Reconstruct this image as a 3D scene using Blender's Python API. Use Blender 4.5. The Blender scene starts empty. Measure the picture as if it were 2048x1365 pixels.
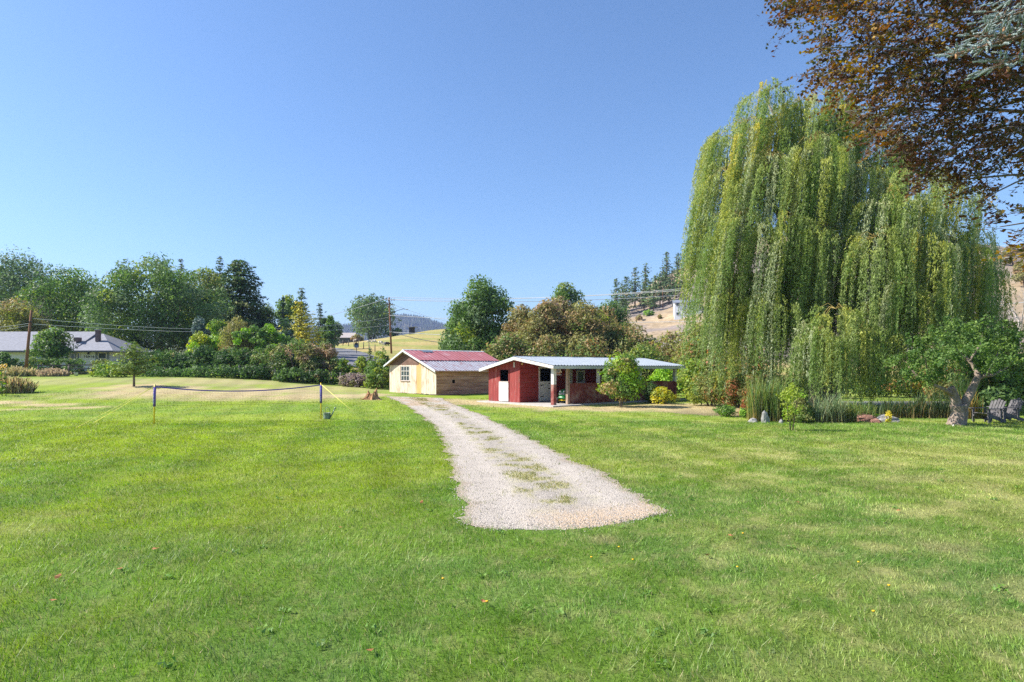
import bpy, math, random
import numpy as np
from mathutils import Vector, Matrix, Euler

# ------------------------------------------------------------------ camera, sky, sun, exposure
scene = bpy.context.scene
col = scene.collection
F, CX, HY, CAMH = 1251.0, 1024.0, 737.0, 2.2          # focal length in photo pixels, centre, horizon row, eye height
cam_d = bpy.data.cameras.new('camera'); cam = bpy.data.objects.new('camera', cam_d); col.objects.link(cam)
cam.location = (0, 0, CAMH); cam.rotation_euler = (math.radians(90), 0, 0)
cam_d.sensor_width = 36; cam_d.lens = 36 * F / 2048; cam_d.shift_y = (HY - 682.5) / 2048
cam_d.clip_start = 0.1; cam_d.clip_end = 9000
scene.camera = cam

SUN_EL, SUN_AZ = 41.0, -88.0                            # azimuth from +Y, clockwise
world = bpy.data.worlds.new('World'); scene.world = world; world.use_nodes = True
wn = world.node_tree.nodes; wl = world.node_tree.links
sky = wn.new('ShaderNodeTexSky'); sky.sky_type = 'NISHITA'; sky.sun_disc = False
sky.sun_elevation = math.radians(SUN_EL); sky.sun_rotation = math.radians(SUN_AZ)
sky.altitude = 400; sky.air_density = 1.15; sky.dust_density = 0.9; sky.ozone_density = 8
bg = wn['Background']; bg.inputs['Strength'].default_value = 0.106
wl.new(sky.outputs['Color'], bg.inputs['Color'])

sd = bpy.data.lights.new('sun', 'SUN'); sd.energy = 5.0; sd.angle = math.radians(0.5); sd.color = (1.0, 0.95, 0.86)
sun = bpy.data.objects.new('sun', sd); col.objects.link(sun)
_e, _a = math.radians(SUN_EL), math.radians(SUN_AZ)
SUNV = Vector((math.sin(_a) * math.cos(_e), math.cos(_a) * math.cos(_e), math.sin(_e)))
sun.rotation_euler = (-SUNV).to_track_quat('-Z', 'Y').to_euler(); sun.location = (-60, 0, 60)

scene.view_settings.view_transform = 'Standard'; scene.view_settings.look = 'None'
scene.view_settings.exposure = 0.95; scene.view_settings.gamma = 1.0; scene.view_settings.use_curve_mapping = False
cy = scene.cycles
cy.max_bounces = 6; cy.diffuse_bounces = 3; cy.glossy_bounces = 2; cy.transmission_bounces = 4; cy.transparent_max_bounces = 6; cy.volume_bounces = 0
cy.use_denoising = False; cy.caustics_reflective = False; cy.caustics_refractive = False
cy.sample_clamp_indirect = 8

# ------------------------------------------------------------------ helpers
R = np.random.default_rng(11)
random.seed(5)
def smooth(a, b, x):
    t = np.clip((np.asarray(x, float) - a) / (b - a), 0, 1); return t * t * (3 - 2 * t)
def _hash(i, j, s):
    n = (i.astype(np.int64) * 374761393 + j.astype(np.int64) * 668265263 + s * 2147483647) & 0xffffffff
    n = ((n ^ (n >> 13)) * 1274126177) & 0xffffffff
    return ((n ^ (n >> 16)) & 0xffff) / 65535.0
def vnoise(x, y, s=0):
    x = np.asarray(x, float); y = np.asarray(y, float)
    i = np.floor(x); j = np.floor(y); u = x - i; v = y - j
    u = u * u * (3 - 2 * u); v = v * v * (3 - 2 * v)
    a = _hash(i, j, s); b = _hash(i + 1, j, s); c = _hash(i, j + 1, s); d = _hash(i + 1, j + 1, s)
    return (a * (1 - u) + b * u) * (1 - v) + (c * (1 - u) + d * u) * v
def fbm(x, y, s=0, o=4):
    r = 0; a = .5; t = 0
    for k in range(o):
        r = r + a * vnoise(x * 2 ** k, y * 2 ** k, s + k * 17); t += a; a *= .5
    return r / t
def P(px, py, d): return Vector(((px - CX) / F * d, d, CAMH + (HY - py) / F * d))
def X(px, d): return (px - CX) / F * d
def Gd(px, py):                                       # point of the flat lawn seen at a photo pixel
    d = F * CAMH / (py - HY); return ((px - CX) / F * d, d)

HX = np.array([-400, -90, -72, -52, -34, -15, 0, 20, 45, 62, 75, 84, 106, 170, 215, 240, 400], float)
HZ = np.array([9, 9.5, 11, 14.5, 18, 20, 21.5, 24, 29.5, 37, 46, 54, 60, 62, 46, 40, 36], float)
POND = (14.2, 31.2, 6.3, 3.1)
def terrain(x, y):
    x = np.asarray(x, float); y = np.asarray(y, float)
    z = 1.45 * smooth(28, 70, y) * smooth(-4, -34, x)
    z = z + 0.06 * np.clip(y - 70, 0, 210) * smooth(70, 85, y)
    h = np.interp(x, HX, HZ) - 12.6
    z = z + h * smooth(90, 285, y)
    z = z * (1 - 0.75 * smooth(300, 1200, y))
    rough = smooth(110, 190, y) * smooth(10, 60, x)
    z = z + rough * (fbm(x / 14, y / 14, 5) - .5) * 5
    z = z + 0.10 * (fbm(x / 9 + 3, y / 9, 9, 2) - .5) * smooth(14, 30, y) * (1 - smooth(60, 80, y)) * smooth(-2, -14, x)
    q = ((x - POND[0]) / POND[2]) ** 2 + ((y - POND[1]) / POND[3]) ** 2
    z = z - 0.55 * smooth(1.0, 0.6, q)
    return z
def tz(x, y): return float(terrain(x, y))

def new_obj(name, data, parent=None, loc=None):
    o = bpy.data.objects.new(name, data); col.objects.link(o)
    if parent is not None: o.parent = parent
    if loc is not None: o.location = loc
    return o
def tag(o, label=None, cat=None, group=None, kind=None):
    if label: o['label'] = label
    if cat: o['category'] = cat
    if group: o['group'] = group
    if kind: o['kind'] = kind
    return o
def thing(name, label, cat, loc=(0, 0, 0), rz=0, group=None):
    o = new_obj(name, None, None, loc); o.rotation_euler = (0, 0, rz); o.empty_display_size = .2
    return tag(o, label, cat, group)
def np_mesh(name, V, polys, colors=None, smooth_shade=False):
    V = np.ascontiguousarray(V, np.float32); me = bpy.data.meshes.new(name)
    if not isinstance(polys, list): polys = [polys]
    polys = [np.asarray(p, np.int32) for p in polys if len(p)]
    me.vertices.add(len(V)); me.vertices.foreach_set('co', V.ravel())
    li = np.concatenate([p.ravel() for p in polys]); tot = np.concatenate([np.full(len(p), p.shape[1], np.int32) for p in polys])
    st = np.concatenate([[0], np.cumsum(tot)[:-1]]).astype(np.int32)
    me.loops.add(len(li)); me.loops.foreach_set('vertex_index', li)
    me.polygons.add(len(tot)); me.polygons.foreach_set('loop_start', st); me.polygons.foreach_set('loop_total', tot)
    if smooth_shade: me.polygons.foreach_set('use_smooth', np.ones(len(tot), bool))
    me.update(calc_edges=True)
    if colors is not None:
        c = np.ones((len(V), 4), np.float32); c[:, :3] = colors
        a = me.attributes.new('col', 'FLOAT_COLOR', 'POINT'); a.data.foreach_set('color', c.ravel())
    return me
def np_obj(name, V, polys, mat, parent=None, colors=None, smooth_shade=False):
    me = np_mesh(name, V, polys, colors, smooth_shade); me.materials.append(mat)
    return new_obj(name, me, parent)

class MB:
    """collects boxes, prisms, tubes and lathes into one mesh"""
    def __init__(s): s.v = []; s.f = []; s.sm = []
    def add(s, vs, fs, sm=False):
        n = len(s.v); s.v += [tuple(p) for p in vs]; s.f += [tuple(i + n for i in f) for f in fs]; s.sm += [sm] * len(fs); return s
    def box(s, c, d, rot=None):
        hx, hy, hz = d[0] / 2, d[1] / 2, d[2] / 2
        vs = [Vector((x, y, z)) for z in (-hz, hz) for y in (-hy, hy) for x in (-hx, hx)]
        if rot is not None: vs = [rot @ p for p in vs]
        vs = [p + Vector(c) for p in vs]
        return s.add(vs, [(0, 2, 3, 1), (4, 5, 7, 6), (0, 1, 5, 4), (2, 6, 7, 3), (0, 4, 6, 2), (1, 3, 7, 5)])
    def bar(s, a, b, w, h):
        a = Vector(a); b = Vector(b); d = b - a
        q = d.to_track_quat('X', 'Z').to_matrix()
        return s.box((a + b) / 2, (d.length, w, h), q)
    def prism(s, poly, axis, a, b):
        """poly of 2D points extruded along axis x/y/z from a to b"""
        def m(p, t): return {'x': (t, p[0], p[1]), 'y': (p[0], t, p[1]), 'z': (p[0], p[1], t)}[axis]
        n = len(poly); vs = [m(p, a) for p in poly] + [m(p, b) for p in poly]
        fs = [tuple(range(n)), tuple(range(2 * n - 1, n - 1, -1))] + [(i, i + n, (i + 1) % n + n, (i + 1) % n) for i in range(n)]
        return s.add(vs, fs)
    def tube(s, pts, rad, n=6, cap=True):
        pts = [Vector(p) for p in pts]
        if not hasattr(rad, '__len__'): rad = [rad] * len(pts)
        vs = []; ref = Vector((.31, .17, .93))
        for i, p in enumerate(pts):
            t = (pts[min(i + 1, len(pts) - 1)] - pts[max(i - 1, 0)]).normalized()
            a = t.cross(ref)
            if a.length < .1: a = t.cross(Vector((1, 0, 0)))
            a.normalize(); b = t.cross(a)
            vs += [p + (a * math.cos(2 * math.pi * k / n) + b * math.sin(2 * math.pi * k / n)) * rad[i] for k in range(n)]
        fs = [(i * n + k, i * n + (k + 1) % n, (i + 1) * n + (k + 1) % n, (i + 1) * n + k) for i in range(len(pts) - 1) for k in range(n)]
        if cap: fs += [tuple(range(n - 1, -1, -1)), tuple(range((len(pts) - 1) * n, len(pts) * n))]
        return s.add(vs, fs, True)
    def lathe(s, prof, n=16, c=(0, 0, 0), rot=None):
        vs = []
        for r, z in prof:
            for k in range(n):
                p = Vector((r * math.cos(2 * math.pi * k / n), r * math.sin(2 * math.pi * k / n), z))
                if rot is not None: p = rot @ p
                vs.append(p + Vector(c))
        fs = [(i * n + k, i * n + (k + 1) % n, (i + 1) * n + (k + 1) % n, (i + 1) * n + k) for i in range(len(prof) - 1) for k in range(n)]
        return s.add(vs, fs, True)
    def quad(s, *p): return s.add(p, [tuple(range(len(p)))])
    def mesh(s, name, mat):
        me = bpy.data.meshes.new(name); me.from_pydata(s.v, [], s.f)
        me.polygons.foreach_set('use_smooth', s.sm); me.update(); me.materials.append(mat); return me
    def build(s, name, mat, parent=None, loc=None): return new_obj(name, s.mesh(name, mat), parent, loc)
_unit = {}
def piece(name, mat, parent, c, d, rot=None):
    """a box-shaped piece that shares its mesh with the alike pieces"""
    k = (name, mat.name)
    if k not in _unit:
        m = MB(); b = .5; e = .46
        m.box((0, 0, 0), (1, 1, 1)); _unit[k] = m.mesh(name, mat)
    o = new_obj(name, _unit[k], parent, c); o.scale = d
    if rot is not None: o.rotation_euler = rot
    return o

# ------------------------------------------------------------------ materials
MATS = {}
def pm(name, stops, scale=(1, 1, 1), rotz=0, detail=5, rough=.85, bump=0.0, bscale=None, metal=0.0, spec=.3, nrough=.55, fac2=None):
    """noise in world space through a colour ramp"""
    m = bpy.data.materials.new(name); m.use_nodes = True; nt = m.node_tree; N = nt.nodes; L = nt.links
    b = N['Principled BSDF']; b.inputs['Roughness'].default_value = rough; b.inputs['Metallic'].default_value = metal; b.inputs['Specular IOR Level'].default_value = spec
    g = N.new('ShaderNodeNewGeometry'); mp = N.new('ShaderNodeMapping'); mp.vector_type = 'TEXTURE' if False else 'POINT'
    r = N.new('ShaderNodeVectorRotate'); r.rotation_type = 'Z_AXIS'; r.inputs['Angle'].default_value = -rotz
    L.new(g.outputs['Position'], r.inputs['Vector']); L.new(r.outputs['Vector'], mp.inputs['Vector']); mp.inputs['Scale'].default_value = scale
    n = N.new('ShaderNodeTexNoise'); n.inputs['Scale'].default_value = 1; n.inputs['Detail'].default_value = detail; n.inputs['Roughness'].default_value = nrough
    L.new(mp.outputs['Vector'], n.inputs['Vector'])
    cr = N.new('ShaderNodeValToRGB'); el = cr.color_ramp.elements
    while len(el) < len(stops): el.new(.5)
    for e, (p, c) in zip(el, stops): e.position = p; e.color = (*c, 1)
    L.new(n.outputs['Fac'], cr.inputs['Fac']); L.new(cr.outputs['Color'], b.inputs['Base Color'])
    if bump:
        n2 = N.new('ShaderNodeTexNoise'); n2.inputs['Scale'].default_value = 1; n2.inputs['Detail'].default_value = 4
        mp2 = N.new('ShaderNodeMapping'); mp2.inputs['Scale'].default_value = bscale or scale; L.new(r.outputs['Vector'], mp2.inputs['Vector']); L.new(mp2.outputs['Vector'], n2.inputs['Vector'])
        bp = N.new('ShaderNodeBump'); bp.inputs['Strength'].default_value = bump; bp.inputs['Distance'].default_value = .02
        L.new(n2.outputs['Fac'], bp.inputs['Height']); L.new(bp.outputs['Normal'], b.inputs['Normal'])
    MATS[name] = m; return m
def flat(name, c, rough=.6, metal=0.0, spec=.4, var=.12):
    d = tuple(max(0, k * (1 - var)) for k in c); u = tuple(min(1, k * (1 + var)) for k in c)
    return pm(name, [(.3, d), (.7, u)], (6, 6, 6), rough=rough, metal=metal, spec=spec)
def leaf_mat(name, trans=.35, rough=.55, spec=.25):
    m = bpy.data.materials.new(name); m.use_nodes = True; nt = m.node_tree; N = nt.nodes; L = nt.links
    b = N['Principled BSDF']; out = N['Material Output']
    at = N.new('ShaderNodeAttribute'); at.attribute_name = 'col'
    b.inputs['Roughness'].default_value = rough; b.inputs['Specular IOR Level'].default_value = spec
    L.new(at.outputs['Color'], b.inputs['Base Color'])
    t = N.new('ShaderNodeBsdfTranslucent'); hs = N.new('ShaderNodeHueSaturation'); hs.inputs['Saturation'].default_value = 1.15; hs.inputs['Value'].default_value = 1.5
    L.new(at.outputs['Color'], hs.inputs['Color']); L.new(hs.outputs['Color'], t.inputs['Color'])
    mx = N.new('ShaderNodeMixShader'); mx.inputs['Fac'].default_value = trans
    L.new(b.outputs['BSDF'], mx.inputs[1]); L.new(t.outputs['BSDF'], mx.inputs[2]); L.new(mx.outputs['Shader'], out.inputs['Surface'])
    return m
LEAF = leaf_mat('leaf'); NEEDLE = leaf_mat('needle', .12, .6, .15); BLADE = leaf_mat('grass_blade', .3, .5, .25)
BARK = pm('bark', [(.3, (.09, .065, .045)), (.7, (.22, .17, .13))], (9, 9, 2.5), rough=.95, bump=.8, bscale=(14, 14, 4))
BARK_GREY = pm('grey_bark', [(.3, (.10, .085, .07)), (.7, (.27, .23, .19))], (9, 9, 3), rough=.95, bump=.8, bscale=(18, 18, 5))
BARK_RED = pm('reddish_bark', [(.3, (.13, .08, .05)), (.7, (.26, .17, .11))], (9, 9, 2), rough=.95, bump=.8)

# ------------------------------------------------------------------ the ground: lawn, pasture, hillside, one continuous sheet cut in three
DRY = []   # (x, y, rx, ry, strength)
def dry(px, py, rxpx, rypx, s=1.0, d=None):
    if d is None: x, y = Gd(px, py); k = y
    else: x, y, k = X(px, d), d, d
    ry = abs(F * CAMH / max(4, (py - HY - rypx)) - F * CAMH / (py - HY + rypx)) / 2 if d is None else rypx
    DRY.append((x, y, rxpx * k / F, ry, s))
for a in [(1880, 1097, 70, 22, .8), (1600, 1056, 60, 7, .7), (1500, 1054, 50, 5, .6), (1850, 960, 90, 7, .6), (1765, 1063, 30, 5, .6), (1215, 1079, 38, 10, .8), (1000, 1127, 16, 6, .8),
          (1440, 1182, 45, 12, .5), (2000, 925, 60, 5, .6), (1360, 815, 180, 9, 1.2), (1200, 817, 160, 6, 1.2), (1060, 812, 110, 5, 1.1), (980, 805, 120, 6, 1.1), (900, 803, 70, 5, 1.0), (1480, 818, 110, 9, .9), (30, 1060, 130, 26, .45), (120, 1030, 90, 15, .35), (1300, 822, 190, 4, .4), (1950, 1020, 120, 18, .3), (1780, 1150, 110, 25, .3),
          (1600, 1330, 130, 30, .25), (1900, 1250, 100, 30, .25)]: dry(*a)
for px, d, rx, ry, s in [(330, 46, 120, 5.5, 1.0), (480, 46, 130, 5, 1), (600, 45, 110, 5, .9), (690, 47, 70, 4, .8), (270, 50, 70, 5, .8), (740, 49, 45, 3, .9), (420, 40, 120, 1.5, .5), (0, 37.5, 80, 1.3, 1.0), (90, 36, 70, 1.3, 1.0), (160, 34, 55, 1.3, 1.0), (40, 33, 70, .8, .6), (120, 56, 200, 7, .35), (420, 57, 200, 7, .55), (640, 55, 140, 7, .5), (300, 43, 220, 4, .55), (560, 42, 200, 3, .45), (560, 50, 120, 3, .8)]: DRY.append((X(px, d), d, rx * d / F, ry, s))
def lawn_color(x, y):
    """albedo of the turf at a place"""
    n1 = fbm(x / 5.5 + 7, y / 5.5, 1); n2 = fbm(x / 1.6, y / 1.6, 2); n3 = fbm(x / .45, y / .45, 3, 3); n4 = fbm(x / 14 + 2, y / 14, 4, 3)
    yel = np.array([.228, .300, .030]); grn = np.array([.140, .235, .032]); blu = np.array([.122, .228, .046]); oli = np.array([.265, .295, .085]); tan = np.array([.46, .36, .20])
    m = np.clip(smooth(.35, .65, .55 * n1 + .45 * n2) + .35 * smooth(-1, -9, x) * smooth(8, 14, y) - .1, 0, 1)[:, None]
    c = grn * (1 - m) + yel * m
    b = (smooth(.30, .55, .5 * n4 + .5 * n2) * smooth(12.5, 7.0, y + 3.0 * (n1 - .5) + .25 * np.abs(x - 1)) * .9)[:, None]; c = c * (1 - b) + blu * b
    o = (smooth(.34, .58, .6 * n1 + .4 * n3) * smooth(-.5, 4, x) * smooth(28, 14, y) * .65)[:, None]; c = c * (1 - o) + oli * o
    t = np.zeros(len(x))
    for cx, cy_, rx, ry, s in DRY:
        if ry <= 0: continue
        q = np.sqrt(((x - cx) / rx) ** 2 + ((y - cy_) / ry) ** 2) + ((n2 - .5) * 2.0 + (n3 - .5) * 1.8) * (.45 if cy_ > 28 else 1)
        t = np.maximum(t, s * smooth(1.3, .2, q) * (.55 if cy_ < 26 else 1.25))
    t = np.maximum(t, .32 * smooth(.62, .80, n2 * .5 + n3 * .5 + .10 * smooth(1, 6, x) - .1 * smooth(0, -6, x)))
    sp = .28 * smooth(.5, .75, fbm(x / .12, y / .12, 6, 2)) * (.5 + .5 * smooth(-4, 5, x)); t = np.clip(np.maximum(t, sp), 0, .92)
    c = c * (1 - t[:, None]) + tan * t[:, None]
    mow = .085 * np.sin((x * 1.1 + y * .30) * 2.6 + 4 * n4) * smooth(6, 12, y)
    return c * (0.80 + .40 * n3 + mow)[:, None]
def pasture_color(x, y):
    n = fbm(x / 16, y / 9, 21); m = fbm(x / 4, y / 4, 22)
    a = np.array([.40, .31, .12]); b = np.array([.27, .27, .075]); t = smooth(.38, .62, n)[:, None]
    return (a * (1 - t) + b * t) * (.85 + .3 * m)[:, None]
def hill_color(x, y):
    n = fbm(x / 22, y / 22, 31); m = fbm(x / 5, y / 5, 32, 5)
    a = np.array([.36, .27, .17]); b = np.array([.23, .19, .165]); t = smooth(.42, .56, n * .6 + m * .4)[:, None]
    return (a * (1 - t) + b * t) * (.7 + .6 * m)[:, None]
def ground():
    th = np.radians(np.concatenate([np.arange(-178, -62, 4.0), np.arange(-62, 62.01, .42), np.arange(66, 179, 4.0)]))
    rr = np.concatenate([[0.0, .8, 1.6, 2.4, 3.2], 4 * 1.0165 ** np.arange(0, 260), np.geomspace(300, 4200, 26)])
    T, RR = np.meshgrid(th, rr); x = (np.sin(T) * RR).ravel(); y = (np.cos(T) * RR).ravel(); z = terrain(x, y)
    nt = len(th); nr = len(rr)
    i, j = np.meshgrid(np.arange(nr - 1), np.arange(nt), indexing='ij'); i = i.ravel(); j = j.ravel(); k = (j + 1) % nt
    Q = np.stack([i * nt + j, i * nt + k, (i + 1) * nt + k, (i + 1) * nt + j], 1)
    V = np.stack([x, y, z], 1); cx = x[Q].mean(1); cyy = y[Q].mean(1)
    is_hill = (cyy > 120) & (cx > 8 + .04 * cyy); is_past = (~is_hill) & (cyy > 78)
    C = lawn_color(x, y) * (.74 + .26 * smooth(7, 28, np.hypot(x, y)))[:, None]      # sheet darker near the viewpoint, between the modelled blades
    t = smooth(74, 82, y)[:, None]; C = C * (1 - t) + pasture_color(x, y) * t
    t = (smooth(100, 125, y) * smooth(4, 18, x - .04 * y))[:, None]; C = C * (1 - t) + hill_color(x, y) * t
    def gm(name, fine, b):
        m = bpy.data.materials.new(name); m.use_nodes = True; N = m.node_tree.nodes; L = m.node_tree.links; p = N['Principled BSDF']
        p.inputs['Roughness'].default_value = .95; p.inputs['Specular IOR Level'].default_value = .1
        at = N.new('ShaderNodeAttribute'); at.attribute_name = 'col'; g = N.new('ShaderNodeNewGeometry')
        n = N.new('ShaderNodeTexNoise'); n.inputs['Scale'].default_value = fine; n.inputs['Detail'].default_value = 6; n.inputs['Roughness'].default_value = .7; L.new(g.outputs['Position'], n.inputs['Vector'])
        mr = N.new('ShaderNodeMapRange'); mr.inputs['From Min'].default_value = .25; mr.inputs['From Max'].default_value = .75; mr.inputs['To Min'].default_value = .55; mr.inputs['To Max'].default_value = 1.45; L.new(n.outputs['Fac'], mr.inputs['Value'])
        mx = N.new('ShaderNodeMix'); mx.data_type = 'RGBA'; mx.blend_type = 'MULTIPLY'; mx.inputs['Factor'].default_value = 1
        L.new(at.outputs['Color'], mx.inputs['A']); L.new(mr.outputs['Result'], mx.inputs['B']); L.new(mx.outputs['Result'], p.inputs['Base Color'])
        bp = N.new('ShaderNodeBump'); bp.inputs['Strength'].default_value = b; bp.inputs['Distance'].default_value = .05; L.new(n.outputs['Fac'], bp.inputs['Height']); L.new(bp.outputs['Normal'], p.inputs['Normal'])
        return m
    for nm, sel, m in (('lawn', ~(is_hill | is_past), gm('turf', 16, .55)), ('pasture', is_past, gm('dry_pasture', 1.2, .4)), ('hillside', is_hill, gm('rocky_slope', .7, .9))):
        q = Q[sel]; u, inv = np.unique(q, return_inverse=True)
        o = np_obj(nm, V[u], inv.reshape(q.shape), m, None, C[u], True); tag(o, kind='structure')
ground()
# water of the pond
q = MB(); n = 40
q.add([(POND[0] + POND[2] * .93 * math.cos(2 * math.pi * k / n), POND[1] + POND[3] * .93 * math.sin(2 * math.pi * k / n), -.2) for k in range(n)], [tuple(range(n))])
WATER = flat('pond_water', (.015, .022, .018), rough=.06, spec=.5)
tag(q.build('pond_water', WATER), kind='structure')

# ------------------------------------------------------------------ the gravel drive and other paving
DL = [(925, 1052), (913, 965), (893, 895), (868, 853), (840, 830), (812, 812), (788, 801), (772, 795)]
DR = [(1322, 1018), (1205, 950), (1110, 902), (1040, 868), (968, 832), (915, 812), (890, 802), (886, 797)]
def drive():
    def curve(pts, d):
        g = np.array([Gd(*p) for p in pts]); return np.interp(d, g[:, 1], g[:, 0])
    d0, d1 = 8.45, 45.0; nd, nw = 300, 34
    gl = np.array([Gd(*p) for p in DL]); gr = np.array([Gd(*p) for p in DR])
    rows = []
    for i in range(nd):
        t = i / (nd - 1); d = 8.5 * (gl[-1, 1] / 8.5) ** t
        dr = 9.3 * (gr[-1, 1] / 9.3) ** t
        xl = np.interp(max(d, gl[0, 1]), gl[:, 1], gl[:, 0]); xr = np.interp(dr, gr[:, 1], gr[:, 0])
        xl += (fbm(np.array([d * 1.6]), np.array([1.]), 41)[0] - .5) * .42 + (fbm(np.array([d * 6]), np.array([1.]), 45)[0] - .5) * .2; xr += (fbm(np.array([d * 1.6]), np.array([9.]), 42)[0] - .5) * .42 + (fbm(np.array([d * 6]), np.array([9.]), 46)[0] - .5) * .2
        rnd = .55 * max(0, 1 - i / 13) ** 2; xl += rnd; xr -= rnd * .6
        s = np.linspace(0, 1, nw); x = xl + (xr - xl) * s; y = d + (dr - d) * s
        bow = .32 * np.sin(np.pi * s) * (1 - t) ** 8 + .12 * (fbm(s * 7, s * 0 + 3, 43) - .5) * (1 - t) ** 20
        rows.append(np.stack([x, y - bow, terrain(x, y) + (.012 + .02 * np.sin(np.pi * s)) * min(1, i / 6.0) - (.012 if i == 0 else 0)], 1))
    V = np.concatenate(rows); i, j = np.meshgrid(np.arange(nd - 1), np.arange(nw - 1), indexing='ij'); i = i.ravel(); j = j.ravel()
    Q = np.stack([i * nw + j, i * nw + j + 1, (i + 1) * nw + j + 1, (i + 1) * nw + j], 1)
    x, y = V[:, 0], V[:, 1]; s = np.tile(np.linspace(0, 1, nw), nd); t = np.repeat(np.linspace(0, 1, nd), nw)
    gv = np.array([.42, .370, .315]); br = np.array([.36, .28, .20]); gr_ = np.array([.39, .355, .15]); tn = np.array([.52, .38, .25])
    n = fbm(x / 1.2, y / 1.6, 51); n2 = fbm(x / .3, y / .35, 52)
    c = gv * (.85 + .3 * n2)[:, None]
    c = c * (1 + .13 * np.exp(-((s - .27) / .09) ** 2) + .13 * np.exp(-((s - .76) / .09) ** 2) - .10 * np.exp(-((s - .52) / .1) ** 2))[:, None]      # compacted wheel tracks
    e = (smooth(.09, .0, np.minimum(s, 1 - s) + .06 * (n2 - .5)) * .75)[:, None]; c = c * (1 - e) + br * e
    w = (smooth(.26, .08, np.abs(s - .52)) * smooth(.44, .70, n * .4 + n2 * .6) * .85 * smooth(.02, .12, t))[:, None]; c = c * (1 - w) + gr_ * w
    w = (smooth(.80, .86, t) * smooth(.5, .3, np.abs(s - .45)) * smooth(.45, .55, n) * .8)[:, None]; c = c * (1 - w) + tn * .8 * w
    w = (smooth(.085, .02, t) * smooth(.2, .55, s) * smooth(.36, .55, n * .6 + n2 * .4) * .8)[:, None]; c = c * (1 - w) + tn * w
    m = bpy.data.materials.new('gravel'); m.use_nodes = True; N = m.node_tree.nodes; L = m.node_tree.links; p = N['Principled BSDF']; p.inputs['Roughness'].default_value = .95; p.inputs['Specular IOR Level'].default_value = .15
    at = N.new('ShaderNodeAttribute'); at.attribute_name = 'col'; g = N.new('ShaderNodeNewGeometry')
    v = N.new('ShaderNodeTexVoronoi'); v.inputs['Scale'].default_value = 52; L.new(g.outputs['Position'], v.inputs['Vector'])
    bw = N.new('ShaderNodeRGBToBW'); L.new(v.outputs['Color'], bw.inputs['Color'])
    mr = N.new('ShaderNodeMapRange'); mr.inputs['To Min'].default_value = .78; mr.inputs['To Max'].default_value = 1.2; L.new(bw.outputs['Val'], mr.inputs['Value'])
    mx = N.new('ShaderNodeMix'); mx.data_type = 'RGBA'; mx.blend_type = 'MULTIPLY'; mx.inputs['Factor'].default_value = 1
    L.new(at.outputs['Color'], mx.inputs['A']); L.new(mr.outputs['Result'], mx.inputs['B']); L.new(mx.outputs['Result'], p.inputs['Base Color'])
    bp = N.new('ShaderNodeBump'); bp.inputs['Strength'].default_value = .8; bp.inputs['Distance'].default_value = .015; bp.invert = True; L.new(v.outputs['Distance'], bp.inputs['Height']); L.new(bp.outputs['Normal'], p.inputs['Normal'])
    tag(np_obj('gravel_driveway', V, Q, m, None, c, True), kind='structure')
    return gl, gr, V, c, nd, nw
gl_, gr_e, DV, DC, ND, NW = drive()
def on_drive(x, y, pad=0.0):
    xl = np.interp(y, gl_[:, 1], gl_[:, 0]) - pad; xr = np.interp(y, gr_e[:, 1], gr_e[:, 0]) + pad
    nearl = 8.5 - .32 + .0; lim = np.interp(x, [gl_[0, 0], gl_[0, 0] + .9, 1.2, gr_e[0, 0]], [8.62, 8.28, 8.55, 9.4]) - pad
    return (x > xl) & (x < xr) & (y > lim) & (y < gl_[-1, 1])
# loose stones on the gravel
def pebbles():
    n = 9000; k = (R.random(n) ** 1.6 * (len(DV) * .55)).astype(int); b = DV[k] + np.stack([R.normal(0, .06, n), R.normal(0, .06, n), np.zeros(n)], 1)
    s = R.uniform(.006, .017, n); o = np.array([[1, 0, 0], [0, 1, 0], [-1, 0, 0], [0, -1, 0], [0, 0, .8]])
    a = R.uniform(0, 6.28, n); ca, sa = np.cos(a), np.sin(a)
    ox = o[None, :, 0] * ca[:, None] - o[None, :, 1] * sa[:, None]; oy = o[None, :, 0] * sa[:, None] + o[None, :, 1] * ca[:, None]; oz = np.repeat(o[None, :, 2], n, 0)
    V = b[:, None, :] + np.stack([ox, oy, oz], 2) * s[:, None, None]
    Fc = np.array([[0, 1, 4], [1, 2, 4], [2, 3, 4], [3, 0, 4]])[None] + (np.arange(n) * 5)[:, None, None]
    c = np.repeat((np.array([.36, .325, .29]) * R.uniform(.55, 1.4, (n, 1))), 5, 0)
    tag(np_obj('gravel', V.reshape(-1, 3), Fc.reshape(-1, 3), LEAFLESS, None, c), kind='stuff')
LEAFLESS = leaf_mat('stone_chip', 0.0, .95, .1)
pebbles()
# ------------------------------------------------------------------ materials of the buildings
BROT = math.radians(39.4); SROT = math.radians(45)
RED = pm('weathered_red_paint', [(.28, (.15, .09, .07)), (.37, (.23, .040, .034)), (.58, (.29, .050, .043)), (.70, (.34, .14, .12))], (7, 7, 1.2), BROT, rough=.8, bump=.3, bscale=(30, 30, 4))
RED_H = pm('weathered_red_planks', [(.28, (.15, .08, .065)), (.38, (.26, .036, .032)), (.60, (.31, .042, .037)), (.72, (.32, .12, .10))], (1.3, 6, 8), BROT, rough=.8, bump=.3, bscale=(4, 30, 30))
RED_OLD = pm('scuffed_red_boards', [(.25, (.16, .05, .04)), (.47, (.24, .06, .05)), (.60, (.32, .15, .12)), (.8, (.36, .25, .21))], (2.2, 2.2, 3.0), BROT, rough=.85, bump=.3, bscale=(20, 20, 20))
WHITE = pm('worn_white_paint', [(.24, (.38, .33, .28)), (.40, (.66, .64, .60)), (.7, (.78, .77, .74))], (5, 5, 7), rough=.6)
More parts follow.
